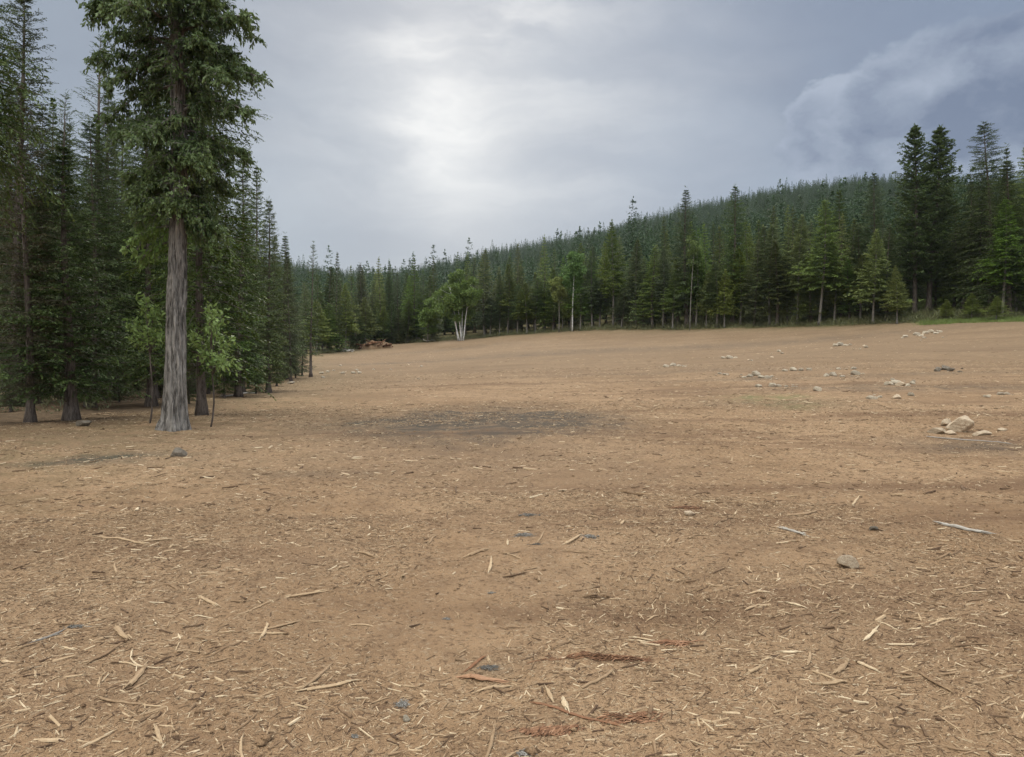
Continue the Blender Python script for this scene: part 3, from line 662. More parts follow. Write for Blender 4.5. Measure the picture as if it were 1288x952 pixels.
sec = lambda px: [m for a, m in marks if a <= px][-1]
g = np.random.default_rng(9)
taken = [n[1] for n in named if n[3] < 5]
px = 398.0
while px < 1330:                                         # the front row
    if min(abs(px - q) for q in taken) > 5 and not (553 < px < 604 or 528 < px < 540 or 1132 < px < 1250):
        bare = px > 600 and g.random() < 0.75
        top_line = np.interp(px, [390, 480, 600, 700, 800, 900, 1000, 1100, 1200, 1330], [338, 345, 342, 330, 315, 305, 290, 285, 275, 240])
        top = top_line + g.uniform(-14, 46)
        if bare: tree(B('bare'), px, top, TL(px) + g.uniform(0, 5), 'bare-trunked front-row conifer ' + sec(px), g.uniform(14, 21) * 130 / TL(px), group='bare-trunked front-row conifers ' + sec(px))
        else: tree(B(('fir', 'fir', 'slim', 'pale')[int(g.integers(4))]), px, top, TL(px) + g.uniform(1, 6), 'low-skirted front-row conifer ' + sec(px), g.uniform(14, 22) * 130 / TL(px), group='low-skirted front-row conifers ' + sec(px))
    px += g.uniform(10.5, 16.5) * 140 / TL(px)
for px, top in ((1190, 376),):
    tree(B('pale'), px, top, TL(px) - g.uniform(-2, 2), 'low young fir ' + sec(px), g.uniform(7, 10), group='low young firs ' + sec(px))
for row, (d0, up) in enumerate(((11, -8), (24, -14))):  # ranks behind it
    px = 385.0
    while px < 1345:
        top_line = np.interp(px, [390, 480, 600, 700, 800, 900, 1000, 1100, 1200, 1330], [340, 343, 338, 322, 305, 288, 272, 262, 255, 225]) + up * 0.4
        Y = TL(px) + d0 + g.uniform(-5, 6) + (9 if 1125 < px < 1255 else 0)
        if not (row == 0 and 545 < px < 604):
            tree(B(('fir', 'slim', 'fir', 'fir')[int(g.integers(4))]), px, top_line + g.uniform(-12, 32), Y, 'conifer behind the front row, ' + sec(px), g.uniform(14, 20) * 150 / Y, group='conifers behind the front row ' + sec(px))
        px += g.uniform(14, 21) * 150 / Y

# ------------------------------------------------------------------ hillside wood: one mass
def hill_forest():
    g = np.random.default_rng(31)
    protos = []
    for i in range(6):
        _, cm, H, Rm = conifer_meshes(f'far_{i}', H=18, cb=0.06, Rm=(3.4, 2.9, 3.9)[i % 3], seed=400 + i, nwh=14, nbr=6, ntw=3, K=2, lw=0.34, mats=(M_BARK, M_HILL), droop=0.35, rise=0.15, prof=(0.8, 0.95)[i % 2], dead=0, wood=False, lf=1.2)
        protos.append(bpy.data.objects.new('hill_conifer', cm))
    az = []; N = 60000
    a = g.uniform(R(-44), R(44), N); r = np.sqrt(g.uniform(130 ** 2, 1500 ** 2, N)); 
    dens = np.clip(1.25 - r / 1900, 0.3, 1)
    k = g.random(N) < dens
    # thicker cover close by
    a2 = g.uniform(R(-44), R(44), 5200); r2 = np.sqrt(g.uniform(100 ** 2, 420 ** 2, 5200))
    a = np.concatenate([a[k], a2]); r = np.concatenate([r[k], r2])
    x, y = r * np.sin(a), r * np.cos(a); sd = clear_sd(x, y)
    pxv = CX + F * x / y
    lim = np.where(pxv > 390, np.where(pxv > 480, 33, 36), 62)
    k = (sd > lim) & ~((pxv < 390) & (y < 85))
    x, y = x[k], y[k]; z = ground(x, y)
    n = len(x)
    me = bpy.data.meshes.new('hillside_wood'); me.vertices.add(n); me.vertices.foreach_set('co', np.stack([x, y, z - 0.3], -1).astype(np.float32).ravel())
    for nm, v in (('size', g.uniform(0.55, 1.12, n) * np.where(g.random(n) < 0.06, 1.25, 1.0) * (1 + 0.5 * fbm(x / 45, y / 45, 19, 3))), ('turn', g.uniform(0, 6.28, n)), ('kindex', g.integers(0, 6, n).astype(float))):
        at = me.attributes.new(nm, 'FLOAT', 'POINT'); at.data.foreach_set('value', v.astype(np.float32))
    o = link('hillside_wood', me); tag(o, 'dense dark conifer wood covering the hillside behind the clearing', 'forest', kind='stuff')
    ng = bpy.data.node_groups.new('hillside_wood', 'GeometryNodeTree')
    ng.interface.new_socket('Geometry', in_out='INPUT', socket_type='NodeSocketGeometry'); ng.interface.new_socket('Geometry', in_out='OUTPUT', socket_type='NodeSocketGeometry')
    N_ = ng.nodes.new; Lk = ng.links.new
    gi, go, j = N_('NodeGroupInput'), N_('NodeGroupOutput'), N_('GeometryNodeJoinGeometry')
    def attr(nm):
        q = N_('GeometryNodeInputNamedAttribute'); q.data_type = 'FLOAT'; q.inputs[0].default_value = nm; return q.outputs[0]
    sz, tn, ki = attr('size'), attr('turn'), attr('kindex')
    rot = N_('ShaderNodeCombineXYZ'); Lk(tn, rot.inputs[2])
    for i, p in enumerate(protos):
        oi = N_('GeometryNodeObjectInfo'); oi.inputs[0].default_value = p; oi.inputs[1].default_value = True
        cmpn = N_('ShaderNodeMath'); cmpn.operation = 'COMPARE'; Lk(ki, cmpn.inputs[0]); cmpn.inputs[1].default_value = i; cmpn.inputs[2].default_value = 0.3
        ip = N_('GeometryNodeInstanceOnPoints'); Lk(gi.outputs[0], ip.inputs['Points']); Lk(cmpn.outputs[0], ip.inputs['Selection'])
        Lk(oi.outputs['Geometry'], ip.inputs['Instance']); Lk(rot.outputs[0], ip.inputs['Rotation']); Lk(sz, ip.inputs['Scale'])
        Lk(ip.outputs[0], j.inputs[0])
    Lk(j.outputs[0], go.inputs[0])
    md = o.modifiers.new('scatter', 'NODES'); md.node_group = ng
    print('hill trees', n)
hill_forest()

# ------------------------------------------------------------------ broadleaved trees
def blob_leaves(fm, centers, rad, n, size, g, flat=0.8, hang=0.2):
    for c, r_ in zip(centers, rad):
        q = unit(g.normal(0, 1, (n, 3))) * (g.random((n, 1)) ** 0.45) * r_ * np.array([1, 1, flat])
        p = np.asarray(c) + q; d = unit(q + g.normal(0, 0.5 * r_, (n, 3)) - np.array([0, 0, hang * r_]))
        l = size * g.uniform(0.7, 1.4, n)
        rhombs(fm, p, d, l, l * 0.36, unit(g.normal(0, 1, (n, 3)) + np.array([0, 0, .8])), tip=np.clip(np.linalg.norm(q, axis=1) / r_ - 0.4, 0, 1) * 0.7)

def broadleaf(name, px, Y, stems, crown_c, crown_r, top, leafmat, barkmat, seed, label, nclus=38, n=130, size=0.22, root_sp=0.5):
    """stems: list of (pixel offset at crown, base offset px, width m)"""
    g = np.random.default_rng(seed); x = xat(px, Y); z = gz(x, Y)
    r = link(name, None, loc=(x, Y, z)); tag(r, label, 'tree')
    s = Y / F; Hc = zpix(crown_c[1], Y) - z; cxo = (crown_c[0] - px) * s; rx = crown_r[0] * s; rz = crown_r[1] * s
    for bo, to, wd in stems:
        tb = MB(); q = np.linspace(0, 1, 9); end = np.array([cxo * 0.3 + to * s, g.uniform(-.3, .3) * rx, Hc + 0.35 * rz])
        st = np.array([bo * s, g.uniform(-.3, .3), -0.15])
        pts = st + (end - st) * q[:, None] + np.stack([0.25 * np.sin(q * 3.1) * np.sign(to) * -0.6, 0 * q, 0 * q], -1)
        tube(tb, pts, wd * (1 - 0.65 * q), 8, True)
        for _ in range(4):
            k = g.integers(5, 9); dv = unit(np.array([g.normal(), g.normal(), 0.7])) * rx * 0.6
            tube(tb, pts[k] + dv * np.linspace(0, 1, 4)[:, None], wd * 0.35 * np.linspace(1, .2, 4), 5)
        link('trunk', tb.mesh('trunk', [barkmat], True), r)
    cs = unit(g.normal(0, 1, (nclus, 3))) * (g.random((nclus, 1)) ** 0.42) * (1 + 0.18 * g.normal(0, 1, (nclus, 1))) * np.array([rx, rx * 0.9, rz]) * 0.90 + np.array([cxo, 0, Hc])
    fm = MB(); blob_leaves(fm, cs, g.uniform(0.14, 0.30, nclus) * (rx + rz) * 0.5, n, size, g)
    link('crown', fm.mesh('crown', [leafmat], False), r)
    return r
broadleaf('birch_tree', 579, 172, [(-1, -19, .16), (-3, -12, .14), (1, -5, .15), (2, 5, .13), (4, 13, .15)], (577, 373), (25, 30), 343, M_BIRCHLEAF, M_WHITEBARK, 51, 'clump birch with five white stems and rounded green crown at the back of the field', 90, 300, 0.34)
broadleaf('birch_tree', 538, 178, [(0, 0, .12)], (541, 398), (14, 26), 372, M_BIRCHLEAF, M_BARK, 52, 'low bushy broadleaf tree left of the white-stemmed birch clump', 44, 200, 0.32)
broadleaf('aspen_tree', 720, 159, [(0, 2, .17)], (722, 345), (14, 31), 316, M_ASPEN, M_WHITEBARK, 53, 'bright green aspen with thin white trunk among dark conifers', 46, 220, 0.32)
broadleaf('aspen_tree', 703, 160, [(0, -1, .10)], (702, 366), (10, 20), 345, M_LIGHTFIR, M_PALEBARK, 54, 'yellowish green broadleaf tree just left of the bright green aspen', 36, 180, 0.3)
broadleaf('birch_tree', 868, 136, [(0, 4, .085)], (873, 318), (10, 24), 296, M_FIR, M_PALEBARK, 55, 'thin pale birch trunk leaning before the left tallest mid spire', 16, 60, 0.24)

# ------------------------------------------------------------------ the big poplar
def poplar():
    g = np.random.default_rng(61); Y = 16.2; x = xat(219, Y); z = gz(x, Y); s = Y / F
    r = link('poplar_tree', None, loc=(x, Y, z)); tag(r, 'big broadleaf tree with thick furrowed grey trunk at the left edge of the clearing', 'tree')
    H = 15.0; nz, k = 260, 96
    zz = np.concatenate([np.linspace(-0.12, 7.5, 200), np.linspace(7.6, H, nz - 200)])
    a = np.linspace(0, 2 * math.pi, k, endpoint=False)
    axx = np.interp(zz, [0, 2.5, 5, 8, 15], [0, 0.06, 0.14, 0.17, 0.2]); axy = 0.06 * np.sin(zz * 0.4)
    rad = np.interp(zz, [-0.2, 0, 0.25, 0.7, 1.5, 3.5, 6, 9, 15], [0.26, 0.24, 0.212, 0.195, 0.182, 0.168, 0.145, 0.11, 0.03])
    ZZ, AA = np.meshgrid(zz, a, indexing='ij')
    flare = 0.6 * np.exp(-np.maximum(ZZ, 0) / 0.32) * (0.10 * np.maximum(0, np.sin(AA * 5 + 1.1)) + 0.05 * np.sin(AA * 3 + 2) + 0.12 * np.maximum(0, np.cos(AA - 3.6)) ** 3)
    # furrows: folded noise, long in z; periodic round the trunk
    ca, sa = np.cos(AA), np.sin(AA)
    f1 = np.abs(vnoise(ca * 5.2 + sa * 1.3 + 30, sa * 5.2 - ca + ZZ * 0.9 + 30, 2) + 0.5 * vnoise(ca * 10 + 50 + ZZ * 1.2, sa * 10 + ZZ * 2.2, 3))
    f2 = np.abs(vnoise(ca * 9 + 11 + ZZ * 0.3, sa * 9 + ZZ * 1.5 + 7, 6))
    fur = np.minimum(f1 * 1.8, 0.8) + 0.5 * np.minimum(f2 * 1.5, .7)
    amp = 0.064 * np.interp(ZZ, [0, 4, 8, 15], [1.1, 0.9, 0.5, 0.1])
    RR = np.interp(ZZ, zz, rad) + flare + amp * (fur - 0.55) + 0.012 * vnoise(ca * 2 + 5, sa * 2 + ZZ, 9)
    V = np.stack([axx[:, None] + RR * ca, axy[:, None] + RR * sa, ZZ], -1).reshape(-1, 3)
    i = np.arange(nz - 1)[:, None] * k; j = np.arange(k)[None]; jn = (j + 1) % k
    Q = np.stack([i + j, i + jn, i + k + jn, i + k + j], -1).reshape(-1, 4)
    tb = MB(); tb.add(V, Q)
    # limbs
    fm = MB(); sm = MB()
    def bough(z0, az, L, up, drp, nt, nl, mbw, mbf, lsize, tw=0.5):
        if mbf is fm and fbm(np.array([z0 * 0.9]), np.array([math.cos(az) * 1.3 + math.sin(az) * 2.1]), 77, 2)[0] < -0.31: return
        st = np.array([np.interp(z0, zz, axx), np.interp(z0, zz, axy), z0]); out = np.array([math.cos(az), math.sin(az), 0]); lat = np.array([-out[1], out[0], 0])
        q = np.linspace(0, 1, 8)
        bend = g.normal(0, 0.15)
        C_ = lambda s_: st + out * (L * s_)[:, None] + lat * (L * bend * s_ ** 2)[:, None] + np.array([0, 0, 1.0]) * (L * (up * s_ - drp * s_ ** 2))[:, None]
        tube(mbw, C_(q), 0.018 * L ** 0.5 * np.linspace(1.6, 0.3, 8) + 0.003, 5)
        ss = np.clip(g.uniform(0.12, 1.0, nt) ** 0.8, 0, 1); P = C_(ss)
        dirs = unit(out * g.normal(0.5, .35, (nt, 1)) + lat * g.normal(0, 0.8, (nt, 1)) + np.array([0, 0, 1.0]) * g.normal(0.0, 0.4, (nt, 1)))
        tl = tw * (0.5 + 0.7 * (1 - ss)) * g.uniform(0.6, 1.3, nt)
        q4 = np.linspace(0, 1, 4)
        TPs = P[:, None] + dirs[:, None] * (tl[:, None] * q4[None])[..., None] - np.array([0, 0, 1.0]) * (0.45 * tl[:, None] * q4[None] ** 2)[..., None]
        tubes3(mbw, TPs, np.full((nt, 1), 0.006) * np.linspace(1.2, .4, 4)[None])
        f = g.uniform(0.1, 1.0, (nt, nl)); base = P[:, None] + dirs[:, None] * (tl[:, None] * f)[..., None] - np.array([0, 0, 1.0]) * (0.45 * tl[:, None] * f ** 2)[..., None]
        base = base.reshape(-1, 3) + g.normal(0, 0.025, (nt * nl, 3))
        dl = unit(np.repeat(dirs, nl, 0) * 0.5 + g.normal(0, 0.5, (nt * nl, 3)) - np.array([0, 0, 0.95]))
        l = lsize * g.uniform(0.65, 1.35, len(base))
        rhombs(mbf, base, dl, l, l * 0.205, unit(g.normal(0, 1, (len(base), 3))), tip=np.clip(np.repeat(ss, nl) - 0.35 + g.normal(0, .2, len(base)), 0, 1))
    for n_ in range(96):
        z0 = 4.3 + 0.9 * max(0, math.sin(n_ * 1.7)) * (n_ < 14) + (H - 4.8) * ((n_ + g.random()) / 96) ** 0.95; az = n_ * 2.4 + g.normal(0, .4)
        env = np.interp(z0, [4.5, 5.4, 7.0, 9.5, 11, 14.5], [0.85, 1.35, 1.6, 1.8, 1.7, 0.5])
        bough(z0, az, env * g.uniform(0.65, 1.12), g.uniform(0.15, 0.7), g.uniform(0.4, 0.95), 54, 23, tb, fm, 0.088)
    for n_ in range(70):
        z0 = 4.4 + 7.5 * (n_ + g.random()) / 70; bough(z0, n_ * 2.4 + 1.0, g.uniform(0.45, 0.95), g.uniform(0.2, 0.7), g.uniform(0.5, 1.0), 16, 18, tb, fm, 0.088)
    # long arching limbs that show against the sky
    for z0, az, L, up, drp in ((9.6, 0.15, 2.2, 0.45, 0.40), (9.2, 3.05, 2.6, 0.30, 0.20), (9.7, 2.95, 2.5, 0.3, 0.12), (7.6, 0.05, 1.9, .25, .4), (8.4, -0.2, 1.9, .3, .3), (7.8, 3.3, 1.9, .2, .1)):
        bough(z0, az, L, up, drp, 52, 24, tb, fm, 0.090)
    for z0, az, L, up, drp in ((4.6, 3.1, 0.95, 0.35, 0.7), (4.3, 3.4, 1.0, 0.35, 0.8), (4.0, 2.8, 0.95, 0.3, 0.7), (4.8, 2.7, 1.0, 0.5, 0.6), (4.4, 3.0, 1.1, 0.2, 0.7)):
        bough(z0, az, L, up, drp, 22, 13, tb, sm, 0.105, 0.28)
    link('trunk', tb.mesh('trunk', [M_POPBARK], True), r)
    link('crown', fm.mesh('crown', [M_POPLAR], False), r)
    # two saplings of the same kind stand behind the trunk
    for px, Y2, y0, y1, lob, lab in ((263, 16.9, 376, 470, ((0.1, 0.9), (0.45, 0.75), (-0.55, 0.5), (0.75, 0.35), (0.9, 0.1), (-.2, .3), (.3, .1), (.1, .55)), 'pale green broadleaf sapling just right of the big grey trunk'),
                                     (186, 17.3, 362, 442, ((-0.1, 0.85), (-0.6, 0.5), (0.3, 0.6), (-0.35, 0.15), (0.5, 0.2), (0.1, .35)), 'pale green broadleaf sapling just left of the big grey trunk')):
        x2 = xat(px, Y2); z2 = gz(x2, Y2); zb, zt = zpix(y1, Y2) - z2, zpix(y0, Y2) - z2; hw = 40 / F * Y2
        r2 = link('poplar_sapling', None, loc=(x2, Y2, z2)); tag(r2, lab, 'tree'); st = MB(); lv = MB(); zz0, ax0, ay0 = zz, axx, axy
        q = np.linspace(0, 1, 10); stem = np.stack([0.10 * np.sin(q * 3.4) + 0.03 * np.sin(q * 9), 0.06 * np.cos(q * 3), q * zt - 0.1], -1); tube(st, stem, 0.020 * (1.15 - q), 7)
        for fx, fz in lob:
            for rep_ in range(2):
                tip_ = np.array([fx * hw, g.normal(0, .3) * hw, zb + (zt - zb) * fz + g.normal(0, .08)]); s0 = stem[int(np.clip((zb + (zt - zb) * fz * 0.55) / zt * 9, 2, 8))]
                pts = s0 + (tip_ - s0) * np.linspace(0, 1, 7)[:, None] + np.array([0, 0, 0.18]) * np.sin(np.linspace(0, 3.1, 7))[:, None]; tube(st, pts, 0.010 * np.linspace(1.2, .3, 7), 5)
                n = 58; f = g.uniform(0.25, 1.0, n); i0 = np.minimum((f * 6).astype(int), 5); fr = (f * 6 - i0)[:, None]
                base = pts[i0] * (1 - fr) + pts[i0 + 1] * fr + g.normal(0, 0.07, (n, 3)); dl = unit(unit(tip_ - s0) * 0.7 + g.normal(0, .6, (n, 3)) - np.array([0, 0, .6])); l = 0.115 * g.uniform(.6, 1.35, n)
                rhombs(lv, base, dl, l, l * 0.22, unit(g.normal(0, .8, (n, 3)) + np.array([0, 0, .6])), tip=g.random(n) * .7)
        link('trunk', st.mesh('trunk', [M_BARK], True), r2); link('crown', lv.mesh('crown', [M_SHOOT], False), r2)
    o = link('young_shoot', sm.mesh('young_shoot', [M_SHOOT], False), r); o['label'] = 'pale green young leaf shoots hanging below the dark crown'
poplar()

# ------------------------------------------------------------------ undergrowth and grass: masses
def cover(name, pts, hgt, mat_, label, cat, n_blade, wd, seed, spread=0.35, up=0.8):
    g = np.random.default_rng(seed); n = len(pts); P = np.repeat(pts, n_blade, 0) + np.concatenate([g.normal(0, spread, (n * n_blade, 2)), np.zeros((n * n_blade, 1))], 1)
    hh = np.repeat(hgt, n_blade) * g.uniform(0.4, 1.1, len(P))
    P[:, 2] = ground(P[:, 0], P[:, 1]) + hh * g.uniform(0, 0.6, len(P)) * (up < 0.7)
    d = unit(g.normal(0, 0.45, (len(P), 3)) + np.array([0, 0, up])); fm = MB()
    rhombs(fm, P, d, hh, np.full(len(P), wd) * g.uniform(.6, 1.4, len(P)), unit(g.normal(0, 1, (len(P), 3))), tip=g.random(len(P)) * 0.8)
    o = link(name, fm.mesh(name, [mat_], False)); tag(o, label, cat, kind='stuff')
def edge_pts(n, px0, px1, d0, d1, g):
    out = []
    for _ in range(n):
        px = g.uniform(px0, px1); Y = TL(px) + g.uniform(d0, d1); x = (px - CX) / F * Y; out.append((x, Y, 0))
    return np.array(out)
g = np.random.default_rng(71)
pa = np.vstack([edge_pts(2000, 395, 1320, -0.8, 9, g), edge_pts(1500, 780, 1320, 2, 24, g)])
cover('undergrowth', pa, g.uniform(0.3, 1.1, len(pa)), M_BRUSH, 'low olive brush and weeds along the foot of the far trees', 'brush', 16, 0.035, 72, 0.5, 0.6)
pb = np.vstack([edge_pts(2600, 1160, 1340, -4.0, 8, g), edge_pts(500, 1120, 1330, 3, 22, g)])
cover('grass', pb, g.uniform(0.2, 0.55, len(pb)), M_GRASS, 'fresh green grass on the bank at the right edge', 'grass', 30, 0.02, 73, 0.45, 0.9)
pl = []
for _ in range(900):
    px = g.uniform(-30, 390); Y = g.uniform(22, 70); x = (px - CX) / F * Y
    if clear_sd(np.array([x]), np.array([Y]))[0] > 2.0: pl.append((x, Y, 0))
pl = np.array(pl)
cover('forest_weeds', pl, g.uniform(0.1, 0.75, len(pl)), M_BRUSH, 'scattered low weeds and saplings in the shade of the left wood', 'brush', 12, 0.022, 74, 0.3, 0.6)

# ------------------------------------------------------------------ wood litter and clods: masses
def scatter_polar(n, r0, r1, g, pw=1.0, amax=42):
    a = g.uniform(R(-amax), R(amax), n); r = (g.uniform(0, 1, n) * (r1 ** (2 * pw) - r0 ** (2 * pw)) + r0 ** (2 * pw)) ** (0.5 / pw)
    return r * np.sin(a), r * np.cos(a)
def slivers(mb, x, y, L, W, T, tone, g, tilt=0.10, small=False):
    n = len(x); th = g.normal(0.4, 0.8, n) + (g.random(n) < 0.5) * g.uniform(0, 3.14, n)
    z = ground(x, y)
    d = np.stack([np.cos(th), np.sin(th), g.normal(0, tilt, n)], -1)
    # follow the slope
    e = 0.5 * L; zf = ground(x + d[:, 0] * e, y + d[:, 1] * e); zb = ground(x - d[:, 0] * e, y - d[:, 1] * e)
    d[:, 2] += (zf - zb) / np.maximum(L, 1e-3) * 0.9; d = unit(d)
    sd_ = unit(np.cross(d, np.array([0, 0, 1.0]) + g.normal(0, 0.25, (n, 3)))); up = np.cross(sd_, d)
    c = np.stack([x, y, np.maximum(z, (zf + zb) / 2) + T * 0.25], -1)
    bow = g.normal(0, 0.025, n) * L
    pr = []; secs = ((-0.5, 0.9), (0.5, 0.75)) if small else ((-0.5, 0.75), (-0.15, 1.0), (0.2, 0.95), (0.5, 0.6))
    for s_, ws in secs:
        q = c + d * (L * s_)[:, None] + sd_ * (bow * (0.25 - s_ * s_) * 4)[:, None] + up * (g.normal(0, 0.15, n) * T)[:, None]
        wv = (W * ws * g.uniform(0.6, 1.2, n))[:, None]; tv = (T * 0.5)[:, None]
        pr += [q - sd_ * wv - up * tv, q + sd_ * wv - up * tv, q + sd_ * wv * 0.7 + up * tv, q - sd_ * wv * 0.7 + up * tv]
    nv = len(pr); V = np.stack(pr, 1).reshape(-1, 3); b = (np.arange(n) * nv)[:, None, None]
    Fq = []
    for k in range(len(secs) - 1):
        for a_, b_ in ((1, 2), (2, 3), (3, 0)): Fq.append([k * 4 + a_, k * 4 + b_, k * 4 + 4 + b_, k * 4 + 4 + a_])
    Fq += [[0, 3, 2, 1], [nv - 4, nv - 3, nv - 2, nv - 1]]
    Q = (b + np.array(Fq)[None]).reshape(-1, 4)
    mb.add(V, Q, tone=np.repeat(tone, nv))
def litter():
    g = np.random.default_rng(81); mb = MB()
    def lay(n, r0, r1, lmed, lsig, wr, tone_m, tone_s, lmax, pw=1.0, small=True, thick=0.22):
        x, y = scatter_polar(n, r0, r1, g, pw)
        k = (clear_sd(x, y) < 1.5) & (fbm(x / 1.3, y / 1.3, 33, 3) + 0.9 * fbm(x / 4.5, y / 4.5, 36, 2) - 0.25 * np.exp(-((x - 0.35) / 0.8) ** 2) > g.normal(-thick, 0.22, n)); x, y = x[k], y[k]; n = len(x)
        L = np.minimum(lmed * np.exp(g.normal(0, lsig, n)), lmax); W = L * wr * g.uniform(0.5, 1.5, n); W = np.clip(W, 0.0015, 0.02)
        slivers(mb, x, y, L, W, np.maximum(W * g.uniform(.5, 1.1, n), 0.002), np.clip(np.where(g.random(n) < 0.42, g.normal(0.10, 0.10, n), g.normal(tone_m + 0.20, tone_s * 0.8, n)), 0, 1), g, small=small)
    lay(190000, 2.3, 9, 0.0145, 0.65, 0.075, 0.40, 0.24, 0.11, thick=0.34)
    lay(13000, 2.3, 10, 0.030, 0.45, 0.065, 0.46, 0.25, 0.12, small=False)
    lay(1300, 2.3, 12, 0.048, 0.40, 0.05, 0.46, 0.24, 0.2, small=False)
    lay(200000, 8.5, 26, 0.025, 0.6, 0.085, 0.45, 0.25, 0.20, thick=0.34)
    lay(60000, 22, 60, 0.055, 0.55, 0.09, 0.52, 0.25, 0.3)
    lay(7000, 55, 160, 0.15, 0.4, 0.12, 0.60, 0.2, 0.5)
    o = link('wood_litter', mb.mesh('wood_litter', [M_CHIP], False)); tag(o, 'countless small shredded wood chips and splinters spread over the dirt', 'wood chips', kind='stuff')
litter()
OCT_V = np.array([[1, 0, 0], [0, 1, 0], [-1, 0, 0], [0, -1, 0], [0, 0, 1], [0, 0, -1], [.7, .7, .1], [-.7, .7, .1], [-.7, -.7, .1], [.7, -.7, .1]])
OCT_T = np.array([[0, 6, 4], [6, 1, 4], [1, 7, 4], [7, 2, 4], [2, 8, 4], [8, 3, 4], [3, 9, 4], [9, 0, 4], [6, 0, 5], [1, 6, 5], [7, 1, 5], [2, 7, 5], [8, 2, 5], [3, 8, 5], [9, 3, 5], [0, 9, 5]])
def clods():
    g = np.random.default_rng(91); mb = MB()
    for n, r0, r1, sz in ((8000, 2.3, 9, 0.0055), (3000, 8, 22, 0.010), (500, 20, 60, 0.022)):
        x, y = scatter_polar(n, r0, r1, g); k = fbm(x / 0.9, y / 0.9, 43, 3) > g.normal(-0.05, 0.2, n); x, y = x[k], y[k]; n = len(x)
        s_ = sz * np.exp(g.normal(0, 0.5, n)); V = OCT_V[None] * g.uniform(0.6, 1.25, (n, 10, 3)) * s_[:, None, None] * np.array([1, 1, 0.7])
        a = g.uniform(0, 6.28, n); ca, sa = np.cos(a)[:, None], np.sin(a)[:, None]
        V = np.stack([V[..., 0] * ca - V[..., 1] * sa, V[..., 0] * sa + V[..., 1] * ca, V[..., 2]], -1) + np.stack([x, y, ground(x, y) + s_ * 0.15], -1)[:, None]
        mb.add(V.reshape(-1, 3), None, ((np.arange(n) * 10)[:, None, None] + OCT_T[None]).reshape(-1, 3))
    o = link('dirt_clods', mb.mesh('dirt_clods', [M_DIRT], True)); tag(o, 'countless small crumbs and clods of brown dirt over the clearing', 'dirt clods', kind='stuff')
clods()

# ------------------------------------------------------------------ stones
import bmesh
def rock_mesh(name, seed, m, planes=10, rough=0.045):
    g = np.random.default_rng(seed); bm = bmesh.new(); bmesh.ops.create_icosphere(bm, subdivisions=4, radius=1)
    N = unit(g.normal(0, 1, (planes, 3))); hN = g.uniform(0.50, 0.85, planes)
    for v in bm.verts:
        d = np.array(v.co); dt = N @ d; r_ = 1.0
        for a, b in zip(dt, hN):
            if a > 0.05: r_ = min(r_, b / a)
        r_ += rough * mnoise.fractal(Vector(d * 2.2 + seed), 1.0, 2.0, 5)
        v.co = Vector(d * r_)
    me = bpy.data.meshes.new(name); bm.to_mesh(me); bm.free(); me.materials.append(m)
    return me
ROCKS = {k: [rock_mesh('stone', 200 + i * 3 + j * 50, m) for i in range(5)] for j, (k, m) in enumerate((('tan', M_ROCK), ('pale', M_PALEROCK), ('grey', M_GREYROCK), ('dull', M_DULLROCK)))}
_rn = [0]
def stone(px, py, wpx, kind, label, group=None, hr=0.55, dr=0.8, name='stone', rot=None, sink=0.45, idx=None):
    """px, py: where its foot meets the ground; wpx: its width in the photograph"""
    P = hit(px, py); s = wpx * P[1] / F * 0.5 * 1.15; _rn[0] += 1
    o = link(name, ROCKS[kind][(_rn[0] if idx is None else idx) % 5]); o.location = (P[0], P[1] + s * dr * 0.5, P[2] + s * hr * (1 - sink) * 0.8)
    o.rotation_euler = (random.uniform(-.15, .15), random.uniform(-.15, .15), random.uniform(-0.5, 0.5) if rot is None else rot); o.scale = (s, s * dr, s * hr)
    return tag(o, label, 'stone', group)
stone(1214, 543, 37, 'tan', 'largest tan boulder, wedge shaped, on top of the right-hand stone pile', hr=0.68, dr=0.7, name='boulder', sink=0.2, idx=2, rot=0.2)
stone(1183, 544, 22, 'tan', 'broad pale stone at the left end of the right-hand stone pile', hr=0.5)
stone(1192, 534, 12, 'tan', 'stone standing behind the others in the right-hand stone pile', hr=0.9)
stone(1199, 545, 15, 'tan', 'small stone below the boulder at the front of the right-hand pile', hr=0.5)
stone(1238, 548, 20, 'tan', 'low dirty stone just right of the right-hand stone pile', hr=0.35)
stone(1263, 543, 12, 'tan', 'small stone near the right edge level with the stone pile', hr=0.5)
stone(1029, 493, 9, 'pale', 'lone round pale stone in the middle of the right field', hr=0.85)
stone(1069, 723, 24, 'tan', 'fist-sized tan stone half sunk in the right foreground dirt', hr=0.75)
stone(1100, 673, 11, 'dull', 'small dull stone in the dirt right of the grey stick', hr=0.6)
stone(510, 896, 11, 'pale', 'pinkish pale pebble beside the grey fibre tangle in the foreground', hr=0.8)
stone(868, 650, 14, 'tan', 'brown stone lump at the right middle distance of the foreground', hr=0.6)
stone(103, 541, 22, 'dull', 'dull grey stone at the foot of the bushy fir', hr=0.45)
stone(222, 579, 20, 'dull', 'squarish dull brown stone on the dark patch before the big grey trunk', hr=0.8, dr=0.9)
stone(365, 484, 12, 'pale', 'flat pale stone at the field edge near the forward dark conifer', hr=0.4)
def cluster(pts, kind, label, group):
    for a in pts: stone(a[0], a[1], a[2], a[3] if len(a) > 3 else kind, label, group, hr=random.uniform(.4, .75))
    x0, x1 = min(a[0] for a in pts) - 6, max(a[0] for a in pts) + 6; y0, y1 = min(a[1] for a in pts) - 2, max(a[1] for a in pts) + 3
    for _ in range(len(pts)): stone(random.uniform(x0, x1), random.uniform(y0, y1), random.uniform(2.2, 4.5), random.choice((kind, 'tan')), label, group, hr=random.uniform(.4, .75))
